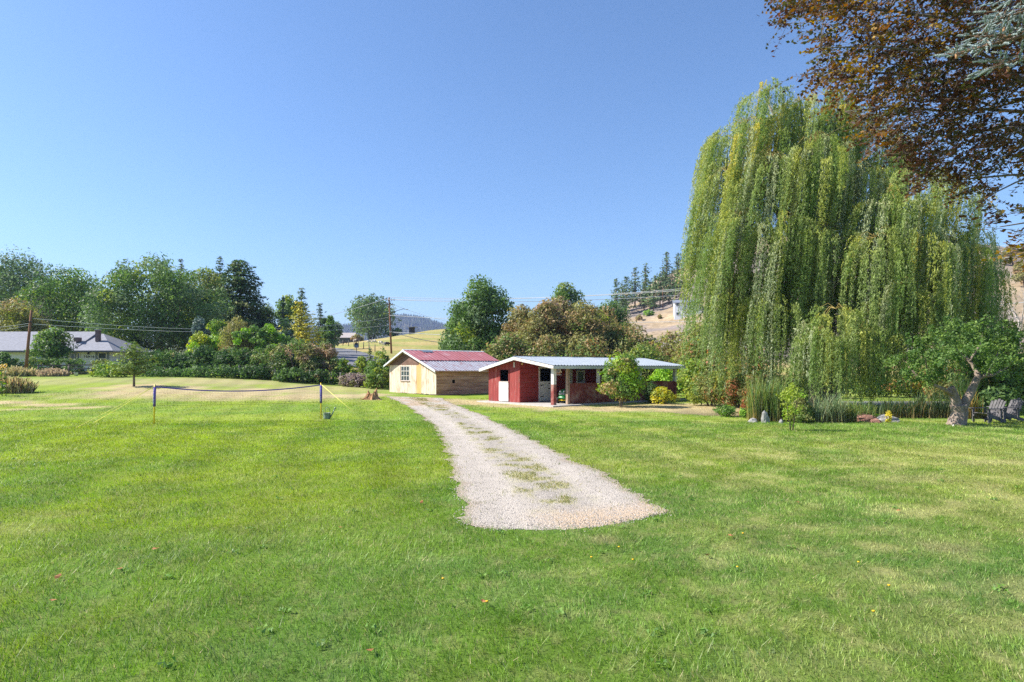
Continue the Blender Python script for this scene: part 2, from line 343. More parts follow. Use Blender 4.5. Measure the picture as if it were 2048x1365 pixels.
WHITE_OLD = pm('peeling_white_paint', [(.30, (.32, .24, .18)), (.46, (.60, .55, .50)), (.7, (.76, .74, .70))], (5, 9, 9), BROT, rough=.75)
TRIMG = pm('grey_white_trim', [(.3, (.52, .55, .55)), (.7, (.64, .66, .66))], (3, 3, 3), rough=.6)
DARK = flat('interior_shade', (.012, .012, .013), rough=.9)  # near-black colour stands in for the shade inside barn and shed
TIMBER = pm('bare_timber', [(.3, (.26, .17, .11)), (.7, (.46, .34, .25))], (10, 10, 1.5), rough=.9)
STEEL = pm('grey_blue_steel_roofing', [(.3, (.12, .155, .205)), (.7, (.17, .205, .255))], (1, 6, 1), BROT, rough=.55, metal=.1, spec=.35)
REDTIN = pm('faded_red_tin', [(.28, (.34, .24, .25)), (.38, (.38, .12, .12)), (.58, (.43, .15, .155)), (.72, (.48, .29, .29))], (1.1, 1.1, 1.1), SROT, rough=.5, spec=.5)
GREYTIN = pm('rusty_galvanised_tin', [(.30, (.26, .08, .07)), (.44, (.34, .30, .33)), (.7, (.42, .43, .48))], (4.5, .9, 4), SROT, rough=.5, metal=.15, spec=.4)
CREAM = pm('flaking_cream_boards', [(.33, (.40, .24, .13)), (.43, (.62, .48, .36)), (.60, (.72, .59, .47)), (.8, (.76, .66, .56))], (10, 10, 1.6), SROT, rough=.85, bump=.3, bscale=(30, 30, 4))
YELLOWED = pm('yellowed_board', [(.3, (.50, .31, .11)), (.7, (.64, .45, .20))], (10, 10, 1), SROT, rough=.85)
GABLE = pm('brown_gable_sheet', [(.3, (.12, .065, .045)), (.7, (.22, .13, .10))], (2, 2, 4), SROT, rough=.85)
PLANK = pm('pinkish_brown_planks', [(.28, (.34, .16, .10)), (.5, (.60, .30, .20)), (.75, (.68, .40, .29))], (.8, 4, 7), SROT, rough=.9, bump=.3, bscale=(3, 30, 30))
PLANK2 = pm('darker_brown_planks', [(.28, (.28, .13, .09)), (.5, (.50, .25, .17)), (.75, (.60, .36, .26))], (.8, 4, 7), SROT, rough=.9, bump=.3, bscale=(3, 30, 30))
GLASS = flat('window_glass', (.05, .07, .085), rough=.08, spec=.6)
CONC = pm('concrete', [(.3, (.38, .35, .32)), (.7, (.52, .49, .45))], (4, 4, 4), rough=.9, bump=.3)
IRON = flat('black_iron', (.02, .02, .02), rough=.5)
YELLOW = flat('yellow_paint', (.80, .55, .02), rough=.35); PURPLE = flat('purple_fabric', (.15, .085, .42), rough=.7); PRINT = flat('white_print', (.8, .8, .8))
ROPE = flat('yellow_rope', (.85, .75, .18), rough=.8); NETTING = flat('dark_net_cord', (.03, .03, .04), rough=.8)
CREOSOTE = pm('creosoted_pole', [(.3, (.17, .075, .04)), (.7, (.28, .13, .07))], (12, 12, 1), rough=.85)

# ------------------------------------------------------------------ red barn with an open porch
BW, BL, BZ0, BZR, BZ1 = 6.3, 11.65, 2.40, 2.88, 2.24      # depth, length, front eave, ridge, back eave
barn = thing('red_barn', 'low weathered red barn with white trim, grey metal roof and open posted porch', 'barn', (2.46, 36.3, 0), BROT)
def roof_z(y): return BZ0 + (BZR - BZ0) * y / (BW / 2) if y < BW / 2 else BZR + (BZ1 - BZR) * (y - BW / 2) / (BW / 2)
RY = BW / 2
slab = MB(); slab.box((BL / 2 - .3, BW / 2 - .25, .02), (BL + 1.0, BW + 1.0, .1)); slab.build('floor_slab', CONC, barn)
# gable end: vertical boards with a half door
gw = thing  # (alias never used for parts)
bwid = .242; y = RY + .01; k = 0
while y < BW - .02:
    w = min(bwid, BW - y); yc = y + w / 2; top = roof_z(yc) - .10
    off = random.uniform(-.007, .007)
    if 4.20 < yc < 5.21: spans = [(2.12, top)]
    else: spans = [(.08, top)]
    for a, b in spans:
        if b > a: piece('wall_board', RED, barn, (.02 + off, yc, (a + b) / 2), (.04, w - .010, b - a))
    y += bwid; k += 1
back = MB(); back.box((.14, RY + (BW - RY) / 2, 1.1), (.04, .02, 2.0)); 
inn = MB(); inn.box((.9, 4.7, 1.2), (.04, 2.9, 2.2)); inn.build('stall_shade_panel', DARK, barn)  # near-black panel, paints the shade behind the gable half door
d = MB(); d.box((.0, 4.705, .74), (.05, .955, 1.25)); hd = d.build('half_door', WHITE, barn)
h = MB(); h.box((-.03, 4.705, 1.33), (.02, .95, .03)); h.build('ledge', TIMBER, hd)
f = MB(); f.box((.03, 4.21, 1.12), (.07, .05, 2.06)); f.box((.03, 5.2, 1.12), (.07, .05, 2.06)); f.box((.03, 4.705, 2.13), (.07, 1.04, .05)); f.build('door_frame', RED, barn)
# front wall under the ridge: horizontal planks, stall door, tall door, window
openings = [(1.60, 2.67, .10, 2.20), (3.92, 4.60, .08, 2.12), (4.94, 5.71, 1.17, 2.05)]
z = .08; rows = 9; ph = (BZR - .16) / rows
for r in range(rows):
    za, zb = z + r * ph, z + (r + 1) * ph; zc = (za + zb) / 2
    cuts = sorted([(a, b) for a, b, lo, hi in openings if lo < zc < hi]); xs = [0.0]
    for a, b in cuts: xs += [a, b]
    xs.append(BL - .1)
    for a, b in zip(xs[::2], xs[1::2]):
        while b - a > .05:
            e = b if b - a < 3.6 else a + 3.0 + .6 * random.random()
            piece('wall_plank', RED_H, barn, ((a + e) / 2, RY - .02 + random.uniform(-.005, .005), zc), (e - a - .006, .04, ph - .012)); a = e
m = MB(); m.box((2.135, RY + .9, 1.2), (2.0, .04, 2.3)); m.box((1.1, RY + .5, 1.2), (.04, .9, 2.3)); m.box((3.1, RY + .5, 1.2), (.04, .9, 2.3)); m.build('stall_shade_box', DARK, barn)  # near-black box, paints the shade behind the stall door opening
d = MB(); d.box((2.135, RY - .05, .74), (1.0, .05, 1.25)); sdoor = d.build('half_door', WHITE, barn)
for zz, xa in ((1.12, 1.80), (.40, 1.80), (1.22, 2.50), (.90, 2.48)): MB().box((xa, RY - .085, zz), (.26, .02, .045)).build('strap_hinge', IRON, sdoor)
f = MB(); f.box((1.59, RY - .07, 1.14), (.08, .07, 2.12)); f.box((2.69, RY - .07, 1.14), (.08, .07, 2.12)); f.box((2.14, RY - .07, 2.235), (1.22, .07, .08)); f.build('door_frame', WHITE_OLD, barn)
MB().box((4.26, RY - .01, 1.09), (.66, .05, 2.04)).build('white_door', WHITE, barn)
wf = MB(); [wf.box(*a) for a in (((4.99, RY - .06, 1.61), (.12, .06, .9)), ((5.66, RY - .06, 1.61), (.12, .06, .9)), ((5.325, RY - .06, 2.0), (.55, .06, .12)), ((5.325, RY - .06, 1.22), (.55, .06, .12)))]
wf = wf.build('window_frame', WHITE, barn); MB().box((5.325, RY - .03, 1.61), (.55, .02, .68)).build('pane', GLASS, wf)
# back and far walls so that the barn is closed
m = MB(); m.box((BL / 2, BW - .03, 1.1), (BL - .1, .05, 2.1)); m.build('back_wall', RED_H, barn)
m = MB(); m.prism([(RY, .06), (BW, .06), (BW, BZ1 - .1), (RY, BZR - .1)], 'x', BL - .12, BL - .07); m.build('end_wall', RED, barn)
# posts along the porch
for x, w, mt in ((0, .22, WHITE), (1.145, .16, TIMBER), (3.78, .17, WHITE), (5.07, .15, WHITE), (7.78, .17, WHITE), (BL - .08, .19, WHITE)):
    p = MB().box((x, .06, 1.16 + .03), (w, w, 2.14)).build('porch_post', mt, barn)
    MB().box((x, .06, .62), (w + .012, w + .012, 1.28)).build('painted_post_base', RED_OLD if mt is WHITE else TIMBER, p)
# half walls between the posts
def halfwall(a, b):
    w = (b - a) / max(1, round((b - a) / 1.22)); x = a
    while x < b - .05:
        piece('half_wall_panel', RED_OLD, barn, (x + w / 2, .06 + random.uniform(-.004, .004), .68), (w - .012, .045, 1.16)); x += w
    MB().box(((a + b) / 2, .06, 1.28), (b - a, .14, .045)).build('half_wall_cap', RED_OLD, barn)
halfwall(1.23, 3.69); halfwall(3.87, 4.99); halfwall(5.84, 7.69); halfwall(7.87, BL - .18)
for i in range(3): piece('half_wall_panel', RED_OLD, barn, (BL - .08, .18 + (i + .5) * .96, .68), (.045, .95, 1.16))
MB().box((BL - .08, .16 + 1.45, 1.28), (.14, 2.9, .045)).build('half_wall_cap', RED_OLD, barn)
# roof: ribbed sheets on both slopes, boards round the edge
def ribbed(name, mat, w, ribs, L, rib=.04):
    m = MB(); vs = []; n = ribs * 4; xs = []
    for r in range(ribs):
        c = (r + .5) * w / ribs; q = w / ribs
        xs += [(c - q * .5, 0), (c - q * .16, 0), (c - q * .08, rib), (c + q * .08, rib), (c + q * .16, 0)]
    xs.append((w, 0))
    pts = [(a, 0, b) for a, b in xs] + [(a, L, b) for a, b in xs]; N = len(xs)
    m.add(pts, [(i, i + 1, N + i + 1, N + i) for i in range(N - 1)]); return m.mesh(name, mat)
npan = 13; pw = (BL + .95) / npan; ov = .42
Lf = math.hypot(RY + ov, (BZR - BZ0) * (RY + ov) / RY); af = math.atan2(BZR - BZ0, RY)
Lb = math.hypot(RY + ov, (BZR - BZ1) * (RY + ov) / RY); ab = math.atan2(BZR - BZ1, RY)
mf = ribbed('roof_sheet', STEEL, pw - .004, 4, Lf); mb_ = ribbed('roof_sheet', STEEL, pw - .004, 4, Lb)
for i in range(npan):
    x = -.45 + i * pw; j = random.uniform(-.006, .006)
    o = new_obj('roof_sheet', mf, barn, (x, -ov, BZR - (BZR - BZ0) * (RY + ov) / RY + .03 + j)); o.rotation_euler = (af, 0, 0)
    o = new_obj('roof_sheet', mb_, barn, (x + pw, BW + ov, BZR - (BZR - BZ1) * (RY + ov) / RY + .03 + j)); o.rotation_euler = (ab, 0, math.pi)
MB().prism([(RY - .16, BZR + .03), (RY, BZR + .075), (RY + .16, BZR + .02), (RY + .16, BZR), (RY - .16, BZR)], 'x', -.47, BL + .52).build('ridge_cap', STEEL, barn)
zf = BZR - (BZR - BZ0) * (RY + ov) / RY; zb = BZR - (BZR - BZ1) * (RY + ov) / RY
MB().box((BL / 2 + .02, -ov + .03, zf - .085), (BL + .88, .045, .17)).build('front_fascia', TRIMG, barn)
MB().box((BL / 2 + .02, -.02 + .08, zf + .0), (BL + .3, .12, .16)).build('eave_beam', TRIMG, barn)
MB().box((BL / 2 + .02, BW + ov - .03, zb - .085), (BL + .88, .045, .17)).build('back_fascia', TRIMG, barn)
for xx, nm in ((-.46, 'barge_board'), (BL + .49, 'barge_board')):
    MB().prism([(-ov, zf + .01), (RY, BZR + .02), (RY, BZR - .17), (-ov, zf - .17)], 'x', xx - .02, xx + .02).build(nm, WHITE_OLD, barn)
    MB().prism([(BW + ov, zb + .01), (RY + .004, BZR + .02), (RY + .004, BZR - .17), (BW + ov, zb - .17)], 'x', xx - .02, xx + .02).build(nm, WHITE, barn)
soff = MB(); soff.prism([(-ov + .06, zf - .03), (RY, BZR - .04), (BW + ov - .06, zb - .03), (BW + ov - .06, zb - .05), (RY, BZR - .06), (-ov + .06, zf - .05)], 'x', -.42, BL + .46); soff.build('roof_decking', TIMBER, barn)
for i in range(9):
    x = .1 + i * (BL - .2) / 8
    MB().bar((x, .1, BZ0 - .10), (x, RY - .05, BZR - .14), .05, .12).build('rafter', TIMBER, barn)
MB().box((-.035, 3.62, 2.42), (.05, .1, .34)).build('batten_stub', WHITE_OLD, barn)
MB().lathe([(.0, 0), (.06, .02), (.07, .1), (.03, .18), (0, .19)], 10, (.12, RY - .12, 2.40)).build('wall_lamp', YELLOWED, barn)
# bird house hanging from the porch beam
bh = thing('bird_house', 'small bird house with pitched roof hanging under the barn eave', 'bird house', (*(barn.matrix_basis @ Vector((.42, .1, 0))).xy, 1.83), BROT + .4)
MB().prism([(-.11, 0), (.11, 0), (.11, .16), (0, .27), (-.11, .16)], 'y', -.09, .09).build('box', PLANK, bh)
MB().prism([(-.17, .12), (0, .31), (.17, .12), (.17, .15), (0, .345), (-.17, .15)], 'y', -.14, .14).build('roof', WHITE_OLD, bh)
MB().box((0, 0, -.015), (.3, .26, .03)).build('tray', WHITE_OLD, bh)
MB().tube([(0, 0, .33), (0, 0, .60)], .008, 5).build('hanger', IRON, bh)

# ------------------------------------------------------------------ cream and brown shed with the red tin roof
SQ = (-6.07, 50.3, tz(-6.07, 50.3)); SW, SL, SP = 6.6, 8.4, 4.08; ZP, ZR_, ZL_ = 3.74, 2.14, 2.60
shed = thing('timber_shed', 'weathered shed with cream gable front, brown plank side and half red, half grey tin roof', 'shed', SQ, SROT)
MB().box((SL / 2, SW / 2, -.1), (SL - .1, SW - .1, .36)).build('sill_base', CONC, shed)
def sroof(y): return ZR_ + (ZP - ZR_) * y / SP if y < SP else ZP + (ZL_ - ZP) * (y - SP) / (SW - SP)
wy0, wy1, wz0, wz1 = 3.65, 4.80, 1.14, 2.36
y = 0.0
while y < SW - .01:
    w = min(.33, SW - y) if not (2.16 < y < 2.2) else .33
    yc = y + w / 2; strip = 2.1 < yc < 2.65
    top = (sroof(yc) - .1) if yc < 2.2 else 2.45
    sp = [(.06 + random.uniform(0, .05), top)]
    if wy0 < yc < wy1: sp = [(.06 + random.uniform(0, .05), wz0), (wz1, top)]
    for a, b in sp: piece('gable_board', YELLOWED if strip else CREAM, shed, (-.015 + random.uniform(-.008, .008), yc, (a + b) / 2), (.035, w - .012, b - a))
    y += w
g = MB(); g.prism([(2.2, 2.455), (SW - .02, 2.455), (SW - .02, ZL_ - .09), (SP, ZP - .1), (2.2, sroof(2.2) - .1)], 'x', -.03, .01); g.build('gable_sheet', GABLE, shed)
MB().prism([(0, .1), (SW, .1), (SW, ZL_ - .1), (SP, ZP - .12), (0, ZR_ - .12)], 'x', .2, .22).build('inner_shade_sheet', DARK, shed)  # near-black sheet, paints the indoor shade behind window and board gaps
wf = MB(); 
for yy in (wy0, wy0 + .383, wy0 + .767, wy1): wf.box((-.02, yy, (wz0 + wz1) / 2), (.06, .05, wz1 - wz0))
for zz in (wz0, wz0 + .407, wz0 + .813, wz1): wf.box((-.018, (wy0 + wy1) / 2, zz), (.056, wy1 - wy0 + .05, .05))
wf = wf.build('window_frame', WHITE_OLD, shed)
for a in range(3):
    for b in range(3): piece('pane', GLASS, wf, (.0, wy0 + .383 * (a + .5), wz0 + .407 * (b + .5)), (.012, .34, .365))
MB().box((-.05, (wy0 + wy1) / 2, wz0 - .05), (.10, wy1 - wy0 + .2, .05)).build('window_sill', TIMBER, wf)
for s in (-1, 1): MB().lathe([(0, 0), (.05, .01), (.065, .12), (0, .13)], 8, (-.1, SP + s * .08, ZP - .34), Matrix.Rotation(-1.0, 3, 'Y')).build('flood_lamp', WHITE, shed)
# side wall of long planks, one left out for a hatch
rows = [(.02, .36), (.36, .66), (.66, .96), (.96, 1.24), (1.24, 1.50), (1.50, 1.78), (1.78, 2.04)]
for r, (a, b) in enumerate(rows):
    cut = [0.0, 2.2 + 3.6 * random.random(), SL] if r != 3 else [0, 1.62, None, 1.90, 5.4, SL]
    segs = list(zip(cut[:-1], cut[1:])) if r != 3 else [(0, 1.62), (1.90, 5.4), (5.4, SL)]
    for i, (p, q) in enumerate(segs):
        piece('wall_plank', PLANK if (r + i) % 3 else PLANK2, shed, ((p + q) / 2, -.015 + random.uniform(-.012, .012), (a + b) / 2 + random.uniform(-.008, .008)), (q - p - .012, .035, b - a - .014), (random.uniform(-.015, .015), random.uniform(-.003, .003), 0))
MB().box((SL / 2, .2, 1.05), (SL - .1, .02, 2.0)).build('inner_shade_sheet', DARK, shed)  # near-black sheet, paints the indoor shade seen through the hatch
MB().box((SL / 2, SW - .02, 1.25), (SL - .02, .05, 2.3)).build('back_wall', CREAM, shed)
MB().prism([(0.02, .05), (SW - .06, .05), (SW - .06, ZL_ - .1), (SP, ZP - .12), (0.02, ZR_ - .12)], 'x', SL - .05, SL - .01).build('end_wall', CREAM, shed)
def slope_sheet(nm, mat, n, ya, za, yb, zb_, flip=False, ribs=2, x0=-.4, x1=None):
    """sheets from the low edge (ya, za) up to (yb, zb_)"""
    x1 = SL + .4 if x1 is None else x1
    w = (x1 - x0) / n; L = math.hypot(yb - ya, zb_ - za); a = math.atan2(zb_ - za, abs(yb - ya)); me = ribbed(nm, mat, w - .005, ribs, L, .022)
    for i in range(n):
        o = new_obj(nm, me, shed, (x0 + i * w + (w if flip else 0), ya, za + random.uniform(-.008, .008))); o.rotation_euler = (a, 0, math.pi if flip else 0)
ym = SP * .43; e = -.34
slope_sheet('grey_roof_sheet', GREYTIN, 15, e, ZR_ + (ZP - ZR_) * e / SP - .02, ym + .25, sroof(ym + .25) - .03)
slope_sheet('red_roof_sheet', REDTIN, 11, ym, sroof(ym) + .03, SP + .01, ZP + .035)
e2 = SW + .36; slope_sheet('red_roof_sheet', REDTIN, 11, e2, ZP + (ZL_ - ZP) * (e2 - SP) / (SW - SP) + .01, SP + .01, ZP + .035, True)
MB().prism([(SP - .14, ZP + .0), (SP, ZP + .065), (SP + .14, ZP - .01), (SP + .1, ZP - .03), (SP - .1, ZP - .03)], 'x', -.43, SL + .43).build('ridge_cap', TRIMG, shed)
MB().box((1.9, SP - .36, ZP - .075), (1.1, .5, .012), Matrix.Rotation(math.atan2(ZP - ZR_, SP), 3, 'X')).build('tin_patch', STEEL, shed)
for xx in (-.41, SL + .41):
    MB().prism([(e, sroof(0) + (ZP - ZR_) * e / SP + .0), (SP, ZP + .02), (SP, ZP - .15), (e, sroof(0) + (ZP - ZR_) * e / SP - .15)], 'x', xx - .018, xx + .018).build('barge_board', WHITE, shed)
    MB().prism([(e2, ZP + (ZL_ - ZP) * (e2 - SP) / (SW - SP)), (SP + .004, ZP + .02), (SP + .004, ZP - .15), (e2, ZP + (ZL_ - ZP) * (e2 - SP) / (SW - SP) - .15)], 'x', xx - .018, xx + .018).build('barge_board', TRIMG, shed)
MB().box((SL / 2, e + .03, ZR_ + (ZP - ZR_) * e / SP - .07), (SL + .78, .035, .11)).build('side_fascia', PLANK, shed)
MB().prism([(e + .05, sroof(0) - .17), (SP, ZP - .03), (e2 - .05, ZL_ - .2), (e2 - .05, ZL_ - .22), (SP, ZP - .06), (e + .05, sroof(0) - .2)], 'x', -.38, SL + .38).build('roof_decking', TIMBER, shed)

# ------------------------------------------------------------------ lawn tractor parked in the porch
JG = flat('tractor_green_paint', (.015, .19, .045), rough=.25, spec=.5, var=.05); JY = flat('tractor_yellow_paint', (.75, .48, .01), rough=.3); TYRE = flat('black_rubber', (.018, .018, .018), rough=.8)
tl = barn.matrix_basis @ Vector((2.04, .92, .07))
tr = thing('lawn_tractor', 'green lawn tractor with yellow wheels parked in the barn porch', 'tractor', tl, math.radians(-122))
# local: +x is forward
def sup(sec):
    """hood: a loft of rounded cross-sections (x, half width, z low, z high)"""
    m = MB(); n = 14; vs = []
    for x, w, z0, z1 in sec:
        for k in range(n):
            a = math.pi * 2 * k / n; c, s = math.cos(a), math.sin(a)
            c = math.copysign(abs(c) ** .55, c); s = math.copysign(abs(s) ** .55, s)
            vs.append((x, w * c, (z0 + z1) / 2 + (z1 - z0) / 2 * s))
    fs = [(i * n + k, i * n + (k + 1) % n, (i + 1) * n + (k + 1) % n, (i + 1) * n + k) for i in range(len(sec) - 1) for k in range(n)]
    m.add(vs, fs + [tuple(range(n - 1, -1, -1)), tuple(range((len(sec) - 1) * n, len(sec) * n))], True); return m
hood = sup([(-.05, .30, .42, .92), (.3, .30, .40, .90), (.62, .28, .40, .84), (.80, .25, .42, .76), (.86, .20, .46, .68)]).build('hood', JG, tr)
MB().box((.855, 0, .60), (.03, .40, .13)).build('grille', TYRE, hood)
for k in range(3): MB().box((.872, 0, .56 + k * .04), (.015, .38, .014)).build('grille_bar', TRIMG, hood)
for s in (-1, 1): MB().lathe([(0, 0), (.06, .0), (.055, .05), (0, .06)], 10, (.80, s * .13, .725), Matrix.Rotation(1.2, 3, 'Y')).build('headlight', WHITE, hood)
sup([(.70, .24, .28, .42), (.86, .25, .30, .44), (.92, .2, .32, .42)]).build('front_bumper', JG, tr)
sup([(-.85, .34, .45, .60), (-.6, .42, .45, .66), (-.2, .42, .44, .62), (-.05, .30, .42, .56)]).build('fender_deck', JG, tr)
MB().box((0, 0, .33), (1.5, .30, .12)).build('chassis', IRON, tr)
sup([(-.45, .5, .12, .26), (.0, .56, .12, .28), (.35, .42, .12, .24)]).build('mower_deck', JG, tr)
sup([(-.75, .22, .62, 1.0), (-.66, .24, .62, 1.0), (-.6, .24, .62, .74), (-.25, .23, .62, .72)]).build('seat', JY, tr)
m = MB(); m.tube([(.0, 0, .85), (-.16, 0, 1.05)], .02, 6); m.tube([(-.16 + .12 * math.cos(a) * .5, .17 * math.sin(a), 1.05 + .14 * math.cos(a) * .8) for a in np.linspace(0, 2 * math.pi, 15)], .015, 5); m.build('steering_wheel', IRON, tr)
def wheel(x, y, r, w):
    rot = Matrix.Rotation(math.pi / 2, 3, 'X')
    t = MB().lathe([(r * .55, -w / 2), (r * .85, -w / 2), (r, -w * .32), (r, w * .32), (r * .85, w / 2), (r * .55, w / 2)], 20, (x, y, r), rot).build('tyre', TYRE)
    e = new_obj('wheel', None, tr); t.parent = e
    rm = MB().lathe([(0, -w * .36), (r * .2, -w * .36), (r * .3, -w * .25), (r * .56, -w * .4), (r * .57, w * .4), (r * .3, w * .25), (r * .2, w * .36), (0, w * .36)], 16, (x, y, r), rot).build('rim', JY); rm.parent = e
for s in (-1, 1): wheel(.58, s * .40, .19, .16); wheel(-.52, s * .42, .25, .24)
MB().box((.58, 0, .2), (.06, .72, .06)).build('front_axle', JY, tr)

# ------------------------------------------------------------------ badminton net, watering can, stump
pa = Gd(308, 850); pb = Gd(642, 840)
def net_pole(xy, label, ropes, lean):
    t = thing('net_pole', label, 'pole', (*xy, tz(*xy)), 0, 'poles of the badminton net')
    MB().tube([(0, 0, -.05), (lean * .78, 0, .78), (lean * 1.56, 0, 1.56)], .026, 8).build('shaft', YELLOW, t)
    s = MB().tube([(lean * .70, 0, .70), (lean * 1.46, 0, 1.46)], .05, 10).build('sleeve', PURPLE, t)
    for k in range(11):
        if k in (4, 8): continue
        MB().box((lean * (.80 + k * .055) - .018, -.047, .80 + k * .055), (.03 + .012 * (k % 2), .008, .028)).build('printed_letter', PRINT, s)
    for e in ropes:
        g = Gd(*e); g = Vector((g[0] - xy[0], g[1] - xy[1], .02)); a = Vector((lean * 1.5, 0, 1.50)); mid = (a + g) / 2 - Vector((0, 0, .03))
        MB().tube([a, mid, g], .0095, 5).build('guy_rope', ROPE, t)
    return t
net_pole(pa, 'yellow net pole with dark purple sleeve, two yellow ropes stretching from it', [(152, 858), (187, 848)], .02)
net_pole(pb, 'yellow net pole with purple sleeve beside the watering can, single rope', [(733, 846)], .0)
nt_ = thing('badminton_net', 'sagging purple tape of the badminton net strung between the two poles', 'net', ((pa[0] + pb[0]) / 2, (pa[1] + pb[1]) / 2, 0))
def netp(t, z, sag): 
    x = pa[0] + (pb[0] - pa[0]) * t - nt_.location.x; y = pa[1] + (pb[1] - pa[1]) * t - nt_.location.y
    return Vector((x, y, z - sag * 4 * t * (1 - t)))
top = MB(); ts = np.linspace(.005, .995, 24)
V = []; 
for t in ts: V += [netp(t, 1.49, .22) + Vector((0, -.004, .023)), netp(t, 1.49, .22) + Vector((0, -.004, -.023)), netp(t, 1.49, .22) + Vector((0, .004, -.023)), netp(t, 1.49, .22) + Vector((0, .004, .023))]
top.add(V, [(4 * i + a, 4 * i + (a + 1) % 4, 4 * i + 4 + (a + 1) % 4, 4 * i + 4 + a) for i in range(23) for a in range(4)]); top.build('tape', PURPLE, nt_)
m = MB(); m.tube([netp(t, .74, .02) for t in ts], .004, 4); m.build('bottom_cord', NETTING, nt_)
m = MB()
for t in np.linspace(.01, .99, 62): m.tube([netp(t, 1.46, .22), netp(t, .745, .02)], .0012, 3, False)
for k in range(1, 7): m.tube([netp(t, 1.47 - k * .105, .22 - k * .028) for t in np.linspace(.005, .995, 14)], .0012, 3, False)
m.build('netting', NETTING, nt_)
CAN = pm('green_grey_zinc', [(.3, (.16, .22, .18)), (.7, (.30, .36, .32))], (9, 9, 9), rough=.5, metal=.3)
cx_, cy_ = Gd(654, 839)
wc = thing('watering_can', 'grey-green zinc watering can standing by the net pole', 'watering can', (cx_, cy_, tz(cx_, cy_)), .05)
MB().lathe([(0, .0), (.135, .0), (.14, .03), (.15, .14), (.155, .25), (.165, .26), (.15, .265), (.14, .10), (0, .08)], 20).build('body', CAN, wc)
m = MB(); m.tube([(.13, 0, .06), (.24, 0, .24), (.33, 0, .44)], [.035, .024, .018], 8); sp_ = m.build('spout', CAN, wc)
MB().lathe([(.0, 0), (.018, 0), (.055, .06), (0, .065)], 10, (.33, 0, .43), Matrix.Rotation(.5, 3, 'Y')).build('rose', CAN, sp_)
m = MB(); m.tube([(.02 + .10 * math.cos(a), .0, .33 + .17 * math.sin(a)) for a in np.linspace(-.5, math.pi + .5, 12)], .010, 6); m.build('top_handle', CAN, wc)
m = MB(); m.tube([(-.14, 0, .10), (-.24, 0, .22), (-.2, 0, .40), (-.13, 0, .26)], .010, 6); m.build('side_handle', CAN, wc)
# splintered stump
def stump():
    x, y = Gd(744, 801); t = thing('tree_stump', 'splintered orange-brown tree stump with jagged spikes by the drive', 'stump', (x, y, tz(x, y) - .02))
    n, rows = 22, 7; vs = []; rg = random.Random(3)
    peak = [0] * n
    for k in range(n): peak[k] = .25 + .25 * rg.random()
    for c_, h_ in ((2, .85), (3, .6), (9, .72), (10, .5), (14, .55), (19, .62)): peak[c_] = h_
    for j in range(rows):
        f = j / (rows - 1)
        for k in range(n):
            a = 2 * math.pi * k / n; rr = (.62 - .34 * f ** .6) * (1 + .22 * math.sin(k * 2.3) * (1 - f)) * (1 + .1 * rg.random())
            vs.append((rr * math.cos(a) + .07 * f * (k % 3 - 1), rr * .8 * math.sin(a), peak[k] * f))
    vs.append((0, 0, .12))
    fs = [(j * n + k, j * n + (k + 1) % n, (j + 1) * n + (k + 1) % n, (j + 1) * n + k) for j in range(rows - 1) for k in range(n)] + [((rows - 1) * n + k, (rows - 1) * n + (k + 1) % n, rows * n) for k in range(n)]
    MB().add(vs, fs).build('splintered_trunk', pm('rotten_wood', [(.3, (.11, .05, .025)), (.5, (.42, .22, .10)), (.75, (.55, .40, .24))], (16, 16, 3.5), rough=.95, bump=.8), t)
    m = MB()
    for a, L_ in ((-2.8, .95), (2.6, .7), (-.3, .6), (1.2, .5)): m.tube([(.3 * math.cos(a), .3 * math.sin(a), .14), (.6 * L_ * math.cos(a), .6 * L_ * math.sin(a), .07), (L_ * math.cos(a), L_ * math.sin(a), .0)], [.10, .07, .02], 6)
    m.build('roots', MATS['rotten_wood'], t)
stump()

# ------------------------------------------------------------------ two garden chairs under the apple tree
GREYWOOD = pm('silvered_wood', [(.3, (.075, .07, .075)), (.7, (.17, .16, .165))], (8, 8, 8), rough=.85)
def adirondack(loc, rz, label):
    t = thing('garden_chair', label, 'chair', loc, rz, 'slatted wooden garden chairs')   # faces +x
    for s in (-1, 1):
        MB().bar((.45, s * .28, .33), (-.52, s * .28, .06), .03, .13).build('side_rail', GREYWOOD, t)
        MB().box((.42, s * .315, .28), (.11, .03, .56)).build('front_leg', GREYWOOD, t)
        MB().box((-.22, s * .315, .29), (.09, .03, .58)).build('rear_leg', GREYWOOD, t)
        MB().box((.12, s * .36, .585), (.80, .14, .025)).build('arm', GREYWOOD, t)
    for k in range(6): piece('seat_slat', GREYWOOD, t, (.40 - k * .105, 0, .395 - k * .030), (.088, .60, .02), (0, -.27, 0))
    for k in range(5):
        y = (k - 2) * .108; L = .86 - .05 * abs(k - 2)
        MB().bar((-.18, y, .20), (-.18 - .47 * L, y * 1.15, .20 + .88 * L), .095, .02).build('back_slat', GREYWOOD, t)
    MB().box((-.33, 0, .50), (.03, .66, .07)).build('back_rail', GREYWOOD, t)
a = Gd(1978, 846); adirondack((a[0], a[1], 0), math.radians(196), 'grey slatted garden chair nearer the apple trunk')
a = Gd(2012, 843); adirondack((a[0] + .1, a[1] + .1, 0), math.radians(188), 'grey slatted garden chair on the far side of the other chair')
